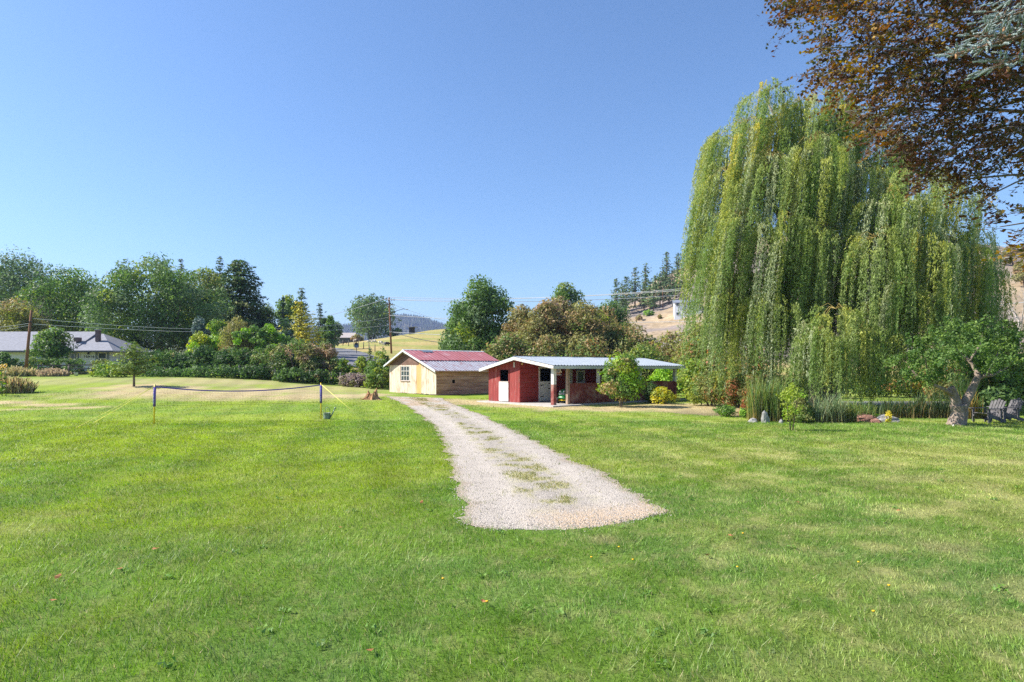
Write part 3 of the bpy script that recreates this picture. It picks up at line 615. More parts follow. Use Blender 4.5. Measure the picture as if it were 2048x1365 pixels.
# ------------------------------------------------------------------ far buildings, poles, road, fences, sheep
SHINGLE = pm('grey_shingles', [(.3, (.20, .20, .225)), (.7, (.31, .31, .345))], (3, 6, 6), rough=.9)
STUCCO = pm('pale_grey_siding', [(.3, (.55, .58, .62)), (.7, (.66, .69, .72))], (1, 1, 1), rough=.8)
SHUTTER = flat('slate_shutter', (.17, .20, .22)); GUTTER = flat('dark_gutter', (.10, .10, .11)); BRICK = pm('chimney_brick', [(.3, (.12, .08, .08)), (.7, (.22, .15, .14))], (8, 8, 16), rough=.9); BLUEDOOR = flat('pale_blue_door', (.26, .35, .42))
hd_ = 80.0; hz = tz(X(120, 80), 80)
house = thing('ranch_house', 'long pale single-storey house with grey shingle roof and brick chimney behind a hedge', 'house', (X(120, hd_), hd_, hz))
def hx(px): return X(px, hd_) - house.location.x
def hzz(py, d=hd_): return CAMH + (HY - py) / F * d - hz
xa, xb, ze = hx(-90), hx(224), hzz(703)
MB().box(((xa + xb) / 2, 4.5, ze / 2 - .3), (xb - xa - 1.0, 8.6, ze + .6)).build('wall', STUCCO, house)
def hroof(x0, x1, zr, zeave, depth, nm, y0=-.6):
    m = MB(); m.prism([(y0, zeave), (depth / 2 + y0 + .6, zr), (depth + y0 + 1.2, zeave), (depth + y0 + 1.2, zeave - .16), (depth / 2 + y0 + .6, zr - .22), (y0, zeave - .16)], 'x', x0, x1)
    r = m.build(nm, SHINGLE, house)
    MB().box(((x0 + x1) / 2, y0 - .05, zeave - .13), (x1 - x0, .10, .22)).build('gutter', GUTTER, r); return r
r1 = hroof(xa, hx(150), hzz(664, 85), ze + .08, 9.2, 'main_roof')
m = MB(); zq, yr, x0_, x1_, xr_ = ze + .07, 4.6, hx(150) + .02, hx(232), X(207, 84.6) - house.location.x; zr_ = hzz(668, 84.6)
m.add([(x0_, -.6, zq), (x1_, -.6, zq), (x1_, 9.8, zq), (x0_, 9.8, zq), (x0_, yr, zr_), (xr_, yr, zr_), (x0_, -.6, zq - .16), (x1_, -.6, zq - .16), (x1_, 9.8, zq - .16), (x0_, 9.8, zq - .16)], [(0, 1, 5, 4), (1, 2, 5), (2, 3, 4, 5), (0, 6, 7, 1), (1, 7, 8, 2), (2, 8, 9, 3), (9, 8, 7, 6), (0, 4, 3, 9, 6)])
r2 = m.build('wing_roof', SHINGLE, house); MB().box(((x0_ + x1_) / 2, -.66, zq - .1), (x1_ - x0_, .10, .22)).build('gutter', GUTTER, r2)
MB().box((hx(173.5), 2.2, hzz(672, 82)), (.46, .5, 1.5)).build('chimney', BRICK, r2); MB().box((hx(173.5), 2.2, hzz(672, 82) + .78), (.6, .64, .1)).build('chimney_cap', CONC, r2)
MB().box((hx(138), 1.6, hzz(680, 82)), (.6, .7, .55)).build('roof_vent', BRICK, r1)
MB().lathe([(.13, 0), (.13, .5), (.2, .5), (.2, .62), (0, .66)], 10, (hx(52), 4.3, hzz(664, 85) - .2)).build('vent_pipe', TRIMG, r1); MB().box((hx(71), 4.2, hzz(663, 85)), (.5, .5, .3)).build('vent_box', WHITE, r1)
def window(px0, px1, py0, py1, panes=(1, 2), shut=True, fm=None):
    x0, x1, z1, z0 = hx(px0), hx(px1), hzz(py0), hzz(py1); fm = fm or WHITE
    w = MB(); t = .09
    w.box((x0, .18, (z0 + z1) / 2), (t, .1, z1 - z0 + t)); w.box((x1, .18, (z0 + z1) / 2), (t, .1, z1 - z0 + t)); w.box(((x0 + x1) / 2, .18, z1), (x1 - x0, .1, t)); w.box(((x0 + x1) / 2, .18, z0), (x1 - x0, .1, t))
    for k in range(1, panes[1]): w.box(((x0 + x1) / 2, .17, z0 + (z1 - z0) * .33 * k), (x1 - x0, .08, .06))
    o = w.build('window', fm, house); MB().box(((x0 + x1) / 2, .17, (z0 + z1) / 2), (x1 - x0 - t, .03, z1 - z0 - t)).build('pane', GLASS, o)
    if shut:
        for xx in (x0 - .22, x1 + .22): MB().box((xx, .17, (z0 + z1) / 2), (.3, .06, z1 - z0 + .1)).build('shutter', SHUTTER, o)
window(195, 211, 706, 723); window(-3, 8, 706, 722); window(57, 66, 706, 730, (1, 1), False)
MB().box(((hx(69) + hx(80)) / 2, .18, hzz(720)), (hx(80) - hx(69), .08, 2.05)).build('side_door', BLUEDOOR, house); MB().box((hx(68), .16, hzz(720)), (.1, .12, 2.1)).build('door_trim', WHITE, house)
for p0, p1 in ((131, 136.5), (152.5, 158)): window(p0, p1, 706, 731, (1, 1), False)
fd = MB().box((hx(144.5), .16, hzz(719)), (hx(151) - hx(138), .08, 2.1)).build('front_door', SHUTTER, house)
m = MB(); m.add([(hx(144.5) + .24 * math.cos(a), .10, hzz(716.5) + .58 * math.sin(a)) for a in np.linspace(0, 2 * math.pi, 25)[:-1]], [tuple(range(23, -1, -1))]); m.build('oval_glass', GLASS, fd)
m = MB(); m.tube([(hx(144.5) + .28 * math.cos(a), .10, hzz(716.5) + .63 * math.sin(a)) for a in np.linspace(0, 2 * math.pi, 25)], .035, 5); m.build('oval_surround', WHITE, fd)
m = MB(); m.lathe([(0, 0), (.1, .06), (.13, .25), (.03, .34), (0, .36)], 8, (hx(176), .05, hzz(710))); m.build('porch_lamp', IRON, house)
cu = bpy.data.curves.new('house_number', 'FONT'); cu.body = '16016'; cu.size = .42; cu.extrude = .012; cu.space_character = 1.35; cu.align_x = 'CENTER'
tmp = bpy.data.objects.new('house_number', cu); col.objects.link(tmp); bpy.context.view_layer.update()
me = bpy.data.meshes.new_from_object(tmp.evaluated_get(bpy.context.evaluated_depsgraph_get())); bpy.data.objects.remove(tmp); me.materials.clear(); me.materials.append(IRON)
hn = new_obj('house_number', me, house, (hx(176), .16, hzz(716))); hn.rotation_euler = (math.pi / 2, 0, 0)

def simple_house(name, label, px, d, w, dep, eave, rise, wall, roof, rz=0, wins=()):
    z0 = tz(X(px, d), d); t = thing(name, label, 'house', (X(px, d), d, z0), rz)
    MB().box((0, dep / 2, eave / 2 - 1), (w, dep, eave + 2)).build('wall', wall, t)
    m = MB(); m.prism([(-.5, eave - .05), (dep / 2, eave + rise), (dep + .5, eave - .05), (dep + .5, eave - .22), (dep / 2, eave + rise - .2), (-.5, eave - .22)], 'x', -w / 2 - .4, w / 2 + .4); m.build('roof', roof, t)
    m = MB(); m.prism([(0, eave - .1), (dep / 2, eave + rise - .15), (dep, eave - .1)], 'x', -w / 2, w / 2); m.build('gable', wall, t)
    for (x, z, ww, hh) in wins:
        f = MB().box((x, -.04, z), (ww + .2, .08, hh + .2)).build('window', WHITE, t); MB().box((x, -.09, z), (ww, .03, hh)).build('pane', GLASS, f)
    return t
simple_house('neighbour_house', 'house showing a grey-brown roof among trees behind the dark spruce', 412, 118, 12, 9, 5.2, 2.6, STUCCO, pm('brown_shingles', [(.3, (.27, .25, .24)), (.7, (.38, .35, .34))], (3, 3, 6), rough=.9))
simple_house('farm_house', 'low dark house with pale brown roof at the top of the sheep pasture', 684, 236, 8.0, 8, 2.6, 2.0, flat('dark_green_siding', (.05, .07, .06)), pm('pale_brown_shingles', [(.3, (.34, .30, .28)), (.7, (.46, .41, .39))], (2, 2, 2), rough=.9), 0, [(-1.5, 1.5, .9, .9)])
wh = simple_house('hillside_house', 'white two-storey house with grey roof standing on the hillside beside the willow', 1376, 190, 8.0, 8, 4.2, 1.2, flat('bright_white_siding', (.78, .80, .82), var=.03), flat('slate_roof', (.22, .24, .28)), math.radians(-12), [(-3.0, 3.6, .9, .8), (.2, 3.7, .7, .8), (.2, 1.2, .6, .9), (-3.0, .8, .8, .7)])
# field shelter
x_, d_ = X(824, 218), 218; sh = thing('field_shelter', 'small dark open shelter in the middle of the pasture', 'shelter', (x_, d_, tz(x_, d_)), .1)
GREYB = flat('grey_boards', (.12, .11, .10))
MB().box((0, 1, 1.1), (1.9, .1, 2.4)).build('back_wall', GREYB, sh); MB().box((-.95, 0, 1.1), (.1, 2, 2.4)).build('side_wall', GREYB, sh); MB().box((.95, 0, 1.1), (.1, 2, 2.4)).build('side_wall', GREYB, sh)
MB().box((.3, -.1, 2.36), (3.2, 2.8, .12), Matrix.Rotation(-.08, 3, 'Y')).build('roof', SHINGLE, sh); MB().box((1.8, -1.2, 1.05), (.12, .12, 2.5)).build('post', GREYB, sh)

# road across the middle distance
RD = [(480, 190), (600, 158), (660, 136), (700, 118), (740, 100), (800, 86), (900, 78), (1050, 74), (1250, 72)]
def ribbon(name, pts, w, mat, up=.06, kind='structure'):
    xs = np.array([X(p, d) for p, d in pts]); ys = np.array([d for p, d in pts], float); t = np.linspace(0, len(pts) - 1, 90); k = np.arange(len(pts))
    x = np.interp(t, k, xs); y = np.interp(t, k, ys)
    for _ in range(6): x[1:-1] = (x[:-2] + 2 * x[1:-1] + x[2:]) / 4; y[1:-1] = (y[:-2] + 2 * y[1:-1] + y[2:]) / 4
    dx, dy = np.gradient(x), np.gradient(y); L = np.hypot(dx, dy); nx, ny = -dy / L, dx / L
    V = []; s = np.linspace(-w / 2, w / 2, 7)
    for o in s: V.append(np.stack([x + nx * o, y + ny * o, terrain(x + nx * o, y + ny * o) + up], 1))
    V = np.stack(V, 1).reshape(-1, 3); n = 7; i, j = np.meshgrid(np.arange(89), np.arange(6), indexing='ij'); i = i.ravel(); j = j.ravel()
    return tag(np_obj(name, V, np.stack([i * n + j, (i + 1) * n + j, (i + 1) * n + j + 1, i * n + j + 1], 1), mat, None, None, True), kind=kind)
ASPHALT = pm('asphalt', [(.3, (.13, .13, .14)), (.7, (.19, .19, .20))], (2, 2, 2), rough=.9)
ribbon('road', RD, 8.5, ASPHALT, .12)
m = MB(); m.quad((15.2, 37.4, .02), (32, 36.5, .02), (34, 41, .02), (16.8, 42.0, .02)); tag(m.build('paved_lane', ASPHALT), kind='structure')

# utility poles and wires
def upole(name, label, base, top, r, arms, cat='utility pole'):
    t = thing(name, label, cat, base); b = Vector(base); tp = Vector(top) - b
    MB().tube([(0, 0, -.5), tp * .5, tp], [r, r * .85, r * .68], 10).build('shaft', CREOSOTE, t)
    for f, w in arms:
        c = tp * f; MB().box(c + Vector((0, -.14, 0)), (w, .12, .14), Matrix.Rotation(.05, 3, 'Y')).build('crossarm', CREOSOTE, t)
        for k in (-1, 1):
            MB().bar(c + Vector((k * w * .28, -.1, -.05)), c + Vector((k * .1, -.1, -.75)), .04, .04).build('arm_brace', IRON, t)
        for k in (-.46, -.2, .2, .46): MB().lathe([(.03, 0), (.03, .1), (.07, .12), (.07, .2), (0, .24)], 8, c + Vector((k * w, -.14, .06 - .05 * k * w))).build('insulator', GREYB, t)
    return t
pb_ = P(783, 716, 128); pb_.z = tz(pb_.x, 128); pt_ = P(778, 596, 128)
up = upole('utility_pole', 'tall reddish-brown utility pole with crossarms and lamp behind the shed', pb_, pt_, .20, [(.965, 2.3), (.885, 1.5)])
tp = pt_ - pb_; a = MB(); a.tube([tp * .70, tp * .75 + Vector((1.6, -.3, .2)), tp * .79 + Vector((2.9, -.3, .1)), tp * .79 + Vector((3.4, -.3, -.02))], .05, 6); a.build('lamp_arm', IRON, up)
sup([(0, .1, 0, .08), (.3, .16, -.08, .1), (.6, .1, 0, .1)]).build('lamp_head', TRIMG, up, tp * .79 + Vector((3.3, -.3, -.06)))
d2 = 68.0; lb = P(50, 745, d2); lb.z = tz(lb.x, d2); lt = P(63, 621, d2)
lp = upole('utility_pole', 'leaning brown wooden pole in front of the pale house', lb, lt, .17, [])
MB().box((lt - lb) * .82 + Vector((.1, -.15, 0)), (.5, .1, .1)).build('bracket', IRON, lp)
hp = P(1326, 612, 215); hb = hp.copy(); hb.z = tz(hb.x, 215); upole('utility_pole', 'thin dark pole standing on the bare hillside', hb, P(1325, 578, 215), .13, [])
hp = P(1241, 592, 230); hb = hp.copy(); hb.z = tz(hb.x, 230); upole('utility_pole', 'short thin pole at the foot of the hillside pines', hb, P(1241, 580, 230), .12, [])
WIRE = flat('weathered_cable', (.62, .63, .66), rough=.6); DWIRE = flat('dark_cable', (.05, .05, .06), rough=.6)
def wire(label, a, b, sag, r=.022, mat=None):
    a = Vector(a); b = Vector(b); c = (a + b) / 2; t = thing('power_line', label, 'power line', c, 0, 'overhead power lines')
    MB().tube([a + (b - a) * s - c - Vector((0, 0, sag * 4 * s * (1 - s))) for s in np.linspace(0, 1, 26)], r * 1.7, 4, False).build('cable', mat or WIRE, t)
W0 = pt_ - Vector((0, .14, 0))
for k, (dx, dz, py, lab) in enumerate([(-1.05, .1, 398, 'topmost of the three high power lines running from the pole to the right'), (0, .55, 414, 'middle of the three high power lines running from the pole to the right'), (1.05, 0, 430, 'lowest of the three high power lines running from the pole to the right')]):
    wire(lab, W0 + Vector((dx, 0, -.45 + dz)), P(2480, py, 96), 4.6, .026)
wire('grey power line passing mid-height in front of the brown thicket', W0 + Vector((.1, 0, -3.6)), P(2480, 560, 90), 3.4, .028)
wire('lowest grey power line just above the barn roof', W0 + Vector((.1, 0, -7.0)), P(2480, 640, 84), 2.2, .030)
wire('thin power line sloping down right from the lower crossarm to the big green tree', W0 + Vector((.7, 0, -1.3)), P(960, 652, 140), .8, .016, WIRE)
wire('dark cable sloping down from the pole in front of the pasture', W0 + Vector((.1, 0, -6.8)), P(960, 690, 96), .7, .03, DWIRE)
wire('upper power line running from the tall pole left across the cottonwood', W0 + Vector((-.9, 0, -.3)), P(430, 668, 105), 1.0, .022)
wire('power line between the two poles passing behind the golden conifer', W0 + Vector((0, 0, -4.0)), lt + Vector((.2, 0, -.9)), 1.8, .013)
wire('lower power line between the two poles above the pasture fence', W0 + Vector((0, 0, -5.6)), lt + Vector((.2, 0, -1.5)), 1.2, .013)
wire('power line leaving the leaning pole to the left', lt + Vector((-.1, 0, -1.4)), P(-220, 652, 60), .5, .010)
wire('thin service line below it leaving the leaning pole to the left', lt + Vector((-.1, 0, -1.6)), P(-220, 668, 60), .5, .008)

# road sign with a solar panel
x_, d_ = X(701, 119), 119; s_ = thing('road_sign', 'blue-grey road sign with tilted solar panel on a post beside the road', 'sign', (x_, d_ + 4.6, tz(x_, d_ + 4.6)))
MB().box((0, 0, .6), (.1, .1, 3.2)).build('post', GREYB, s_); MB().box((0, -.08, 1.55), (.75, .04, .75)).build('sign_face', flat('sign_blue', (.16, .22, .30)), s_); MB().box((0, -.07, 1.95), (.6, .08, .35)).build('signal_box', IRON, s_)
MB().box((.25, 0, 2.45), (1.1, .6, .05), Matrix.Rotation(-.6, 3, 'Y')).build('solar_panel', flat('solar_cell', (.03, .04, .07), rough=.2), s_)

# fences
def post_fence(name, label, pts, h, r, mat, wires=(.4, .8, 1.1), rails=None):
    c = Vector((pts[0][0], pts[0][1], tz(*pts[0]))); t = thing(name, label, 'fence', c); tops = []
    for x, y in pts:
        b = Vector((x, y, tz(x, y))) - c; MB().tube([b - Vector((0, 0, .2)), b + Vector((random.uniform(-.04, .04), 0, h))], r, 6).build('post', mat, t); tops.append(b)
    for a, b in zip(tops[:-1], tops[1:]):
        for z in wires: MB().tube([a + Vector((0, -r, z)), b + Vector((0, -r, z))], .012, 3, False).build('wire', GREYB, t)
        for z in rails or (): MB().bar(a + Vector((0, -r - .03, z)), b + Vector((0, -r - .03, z)), .04, .11).build('rail', mat, t)
    return t
POSTW = flat('dark_fence_post', (.09, .065, .05)); RAILW = pm('grey_rails', [(.3, (.24, .23, .22)), (.7, (.36, .34, .32))], (4, 4, 4), rough=.9)
post_fence('pasture_fence', 'wire fence with dark posts running down the near edge of the sheep pasture', [(X(p, d), d) for p, d in ((600, 208), (630, 198), (648, 190), (657, 183), (666, 176), (675, 170), (686, 163), (697, 157), (708, 151), (717, 146), (727, 141), (738, 136), (750, 131), (766, 126))], 1.5, .09, POSTW)
post_fence('paddock_fence', 'pale rail fence at the top of the pasture by the cottonwood', [(X(p, d), d) for p, d in ((758, 238), (772, 240), (786, 242), (798, 244), (812, 246))], 1.4, .09, RAILW, (), (.6, 1.2))
post_fence('knoll_fence', 'thin post fence on the pasture knoll right of the shelter', [(X(p, d), d) for p, d in ((836, 262), (848, 262), (860, 262), (872, 262), (884, 262), (896, 264))], 1.5, .06, RAILW, (.5, 1.0, 1.3))
dF = 65.5
post_fence('yard_fence', 'grey rail fence with wooden posts in front of the hedge', [(X(p, dF), dF) for p in (76, 106, 137)], 1.15, .06, POSTW, (), (1.08,))
post_fence('rail_gate', 'three-rail grey gate beside the dry weeds', [(X(p, dF), dF) for p in (138.5, 184)], 1.2, .06, POSTW, (), (.3, .72, 1.12))
post_fence('wire_fence', 'low wire fence with grey posts in front of the dark shrubs', [(X(p, d), d) for p, d in ((478, 64), (498, 63.5), (519, 63), (550, 62.6), (585, 62.3), (620, 62), (663, 61.5), (681, 61.5), (720, 61))], 1.3, .045, RAILW, (.3, .65, 1.0, 1.25))

# sheep in the pasture
WOOL = pm('cream_wool', [(.3, (.48, .42, .33)), (.7, (.66, .60, .50))], (9, 9, 9), rough=1); BLACKW = pm('dark_brown_wool', [(.3, (.03, .022, .018)), (.7, (.07, .05, .04))], (9, 9, 9), rough=1); SKIN = flat('dark_face', (.05, .04, .035))
def sheep_mesh(nm, mat, graze):
    bm_ = bpy.data.meshes.new(nm); v = [(0, 0, .62), (.42, 0, .64), (-.45, 0, .64), (.62, 0, .74), (.85, 0, .84), (1.02, 0, .78)]
    if graze: v[3:6] = [(.64, 0, .58), (.82, 0, .30), (.95, 0, .12)]
    e = [(0, 1), (0, 2), (1, 3), (3, 4), (4, 5)]; rad = [.33, .30, .30, .17, .12, .07]
    for x, y, p in ((.38, .16, 1), (.38, -.16, 1), (-.42, .16, 2), (-.42, -.16, 2)):
        v += [(x, y, .34), (x - .03, y, .18), (x, y, .0)]; n = len(v); e += [(p, n - 3), (n - 3, n - 2), (n - 2, n - 1)]; rad += [.10, .055, .05]
    v += [(-.66, 0, .58)]; e.append((2, len(v) - 1)); rad.append(.06)
    bm_.from_pydata(v, e, []); bm_.update(); o = bpy.data.objects.new(nm, bm_); col.objects.link(o)
    s = o.modifiers.new('skin', 'SKIN'); sv = bm_.skin_vertices[0].data
    for i, r in enumerate(rad): sv[i].radius = (r, r)
    sv[0].use_root = True
    o.modifiers.new('sub', 'SUBSURF').levels = 1; bpy.context.view_layer.update()
    me = bpy.data.meshes.new_from_object(o.evaluated_get(bpy.context.evaluated_depsgraph_get())); me.name = nm; me.materials.clear(); me.materials.append(mat); bpy.data.objects.remove(o)
    me.polygons.foreach_set('use_smooth', np.ones(len(me.polygons), bool)); return me
SM = {(w, g): sheep_mesh('sheep', WOOL if w else BLACKW, g) for w in (0, 1) for g in (0, 1)}
for px, d, w, g, rz, lab in [(670, 182, 0, 1, .3, 'dark sheep grazing leftmost in the pasture by the fence'), (677, 184, 1, 1, 2.8, 'cream sheep just right of the leftmost dark sheep'), (690, 176, 0, 1, 3.4, 'dark brown sheep alone above the road sign'), (704, 200, 0, 1, .2, 'dark sheep lying farthest up near the low house'), (710, 197, 1, 0, .4, 'cream sheep next to a dark one near the low house'), (715, 195, 0, 1, .1, 'dark sheep close behind the cream one near the low house'),
                            (740, 168, 1, 1, 3.0, 'cream sheep left of the pair by the small conifer tip'), (747, 166, 1, 1, .2, 'cream sheep right of the small conifer tip'), (762, 156, 1, 0, 2.6, 'cream sheep alone left of the utility pole'), (770, 152, 1, 1, .8, 'cream sheep beside a dark one at the utility pole'), (774, 152, 0, 1, .3, 'dark sheep nearest to the utility pole')]:
    o = new_obj('sheep', SM[(w, g)], None, (X(px, d), d, tz(X(px, d), d) - .01)); o.rotation_euler = (0, 0, rz); tag(o, lab, 'sheep', 'sheep grazing in the pasture')
# ------------------------------------------------------------------ vegetation
def unit(a): return a / np.maximum(np.linalg.norm(a, axis=1, keepdims=True), 1e-9)
def leaf_geo(C, L, W, N=None, A=None, quad=False, rg=R, bend=0.0):
    n = len(C)
    if N is None: N = rg.normal(size=(n, 3))
    N = unit(N)
    if A is None: A = rg.normal(size=(n, 3))
    A = unit(A - N * (A * N).sum(1, keepdims=True)); B = np.cross(N, A)
    L = np.broadcast_to(np.asarray(L, float), (n,))[:, None]; W = np.broadcast_to(np.asarray(W, float), (n,))[:, None]
    if quad:
        V = np.stack([C - A * L / 2, C + B * W / 2 - N * W * bend, C + A * L / 2, C - B * W / 2 - N * W * bend], 1)
        return V.reshape(-1, 3), np.arange(4 * n).reshape(-1, 4), 4
    V = np.stack([C - A * L * .4 + B * W / 2, C + A * L * .6, C - A * L * .4 - B * W / 2], 1)
    return V.reshape(-1, 3), np.arange(3 * n).reshape(-1, 3), 3
def pick(pal, n, rg):
    c = np.array([p[0] for p in pal], float); w = np.array([p[1] for p in pal], float); return c[rg.choice(len(pal), n, p=w / w.sum())]
PROF = {
    'round': lambda t: np.sqrt(np.clip(1 - (2 * t - 1) ** 2, 0, 1)) ** .8,
    'dome': lambda t: np.sqrt(np.clip(1 - t ** 2.2, 0, 1)) * (.75 + .25 * np.clip(t * 5, 0, 1)),
    'vase': lambda t: np.clip(.35 + .9 * t, 0, 1) * np.sqrt(np.clip(1 - t ** 5, 0, 1)),
    'cone': lambda t: np.clip(1.02 - t, 0, 1) ** .85 * np.clip(.55 + 4 * t, 0, 1),
    'column': lambda t: np.clip((1 - t) * 3.2, 0, 1) ** .6 * np.clip(.6 + 3 * t, 0, 1),
    'box': lambda t: np.ones_like(t),
}
LG = 1.8
def crown_mesh(H0, H1, RX, RY_, prof, pal, leaf, cov=2.6, nclump=60, crad=None, seed=0, lump=.38, hollow=.5, flat_=.75, up=.35, aspect=.6, strands=False, outb=1.25, quad=False, ntop=None):
    rg = np.random.default_rng(seed + 100); Hc = H1 - H0
    t = rg.random(nclump * 6); r = PROF[prof](t); keep = rg.random(len(t)) < (r ** 1.2 + .06); t = t[keep][:nclump]; r = PROF[prof](t); n = len(t)
    a = rg.uniform(0, 2 * math.pi, n); ph = rg.uniform(0, 6.28, 4)
    wob = 1 + lump * (np.sin(2 * a + ph[0] + 3 * t) * .5 + np.sin(3 * a + ph[1] - 4 * t) * .35 + np.sin(5 * a + ph[2] + 7 * t) * .3)
    if crad is None: crad = .30 * min(RX, RY_) + .05 * Hc
    cr = crad * rg.uniform(.6, 1.25, n)
    f = (hollow + (1 - hollow) * np.sqrt(rg.random(n))) * wob
    if prof == 'box':
        cc = np.stack([rg.uniform(-1, 1, n) * RX, rg.uniform(-1, 1, n) * RY_, H0 + t * Hc], 1)
    else:
        cc = np.stack([np.cos(a) * np.maximum(RX * r * f - cr * .5, 0), np.sin(a) * np.maximum(RY_ * r * f - cr * .5, 0), H0 + cr * flat_ * .6 + t * (Hc - cr * flat_ * 1.3)], 1)
    L = leaf; W = leaf * aspect; cov = cov * 1.3
    nl = int(cov * (RX + RY_) * Hc * .85 / (.25 * L * W)); k = rg.choice(n, nl, p=cr ** 2 / (cr ** 2).sum())
    dv = unit(rg.normal(size=(nl, 3))); rad = cr[k] * (.45 + .6 * rg.random(nl) ** .7) * np.where(rg.random(nl) < .10, rg.uniform(1.05, 1.3, nl), 1)
    off = dv * rad[:, None]; off[:, 2] *= flat_
    C = cc[k] + off
    if strands: C[:, 2] -= np.abs(rg.normal(0, crad * .8, nl))
    C[:, 2] = np.maximum(C[:, 2], .03)
    base = pick(pal, n, rg)[k]; own = pick(pal, nl, rg); m = rg.random((nl, 1)) * .45
    col_ = (base * (1 - m) + own * m) * rg.uniform(.75, 1.28, (nl, 1)) * LG
    N = dv * outb + rg.normal(size=(nl, 3)) * .75 + np.array([0, 0, up])
    A = None
    if strands: A = np.array([0, 0, -1.0]) + rg.normal(size=(nl, 3)) * .35
    s = rg.uniform(.65, 1.3, nl)
    V, Fc, m_ = leaf_geo(C, L * s, W * s, N, A, quad, rg)
    return V, Fc, np.repeat(col_, m_, 0), cc, cr
def limbs(mb, base_top, cc, r, rg, n=10, sides=5):
    idx = rg.choice(len(cc), min(n, len(cc)), replace=False)
    for i in idx:
        e = Vector(cc[i]); s = Vector(base_top); s.z = min(s.z, e.z * .85) if e.z > 0 else s.z
        mid = s * .5 + e * .5 + Vector((rg.normal(0, .06), rg.normal(0, .06), .08)) * (e - s).length
        mb.tube([s, mid, e], [r, r * .55, r * .15], sides)
def plant(name, label, cat, px, d, top, wpx, pal, prof='round', trunk=.25, tr=None, leaf=None, cov=2.6, nclump=60, seed=None, group=None, dep=1.0, base_py=None, limb=9, bark=None, parts=('crown', 'trunk'), x=None, dz=0.0, H=None, lean=0, **kw):
    seed = seed if seed is not None else (abs(hash((px, d, top))) % 9999)
    x0 = X(px, d) if x is None else x; z0 = tz(x0, d) + dz
    H = H or (CAMH + (HY - top) / F * d - z0); RX = wpx / 2 * d / F * (1.12 if prof != 'box' else 1); H *= 1.03; leaf = leaf or max(.07, .0042 * d)
    rg = np.random.default_rng(seed)
    t = thing(name, label, cat, (x0, d, z0), 0, group)
    V, Fc, c, cc, cr = crown_mesh(H * trunk * (.8 if trunk > .1 else 1), H, RX, RX * dep, prof, pal, leaf, cov, nclump, seed=seed, **kw)
    if lean: V[:, 0] += lean * V[:, 2]; cc = cc.copy(); cc[:, 0] += lean * cc[:, 2]
    np_obj(parts[0], V, Fc, LEAF, t, c)
    tr = tr or max(.04, H * .022); m = MB(); ht = max(H * trunk, .12)
    if trunk > .1: m.tube([(0, 0, -.15), (lean * ht * .5 + .02 * H * rg.normal(), 0, ht * .5), (lean * ht, 0, ht), (lean * H * .7, 0, H * .72)], [tr * 1.35, tr, tr * .85, tr * .25], 8); limbs(m, (lean * ht, 0, ht), cc, tr * .5, rg, limb)
    else:
        for k in range(5): 
            a = rg.uniform(0, 6.28); q = RX * .35; m.tube([(q * .2 * math.cos(a), q * .2 * math.sin(a), -.1), (q * math.cos(a), q * math.sin(a), H * .6)], [tr * .8, tr * .25], 5)
    m.build(parts[1], bark or BARK, t)
    return t
BUSHP = ('foliage', 'stem')
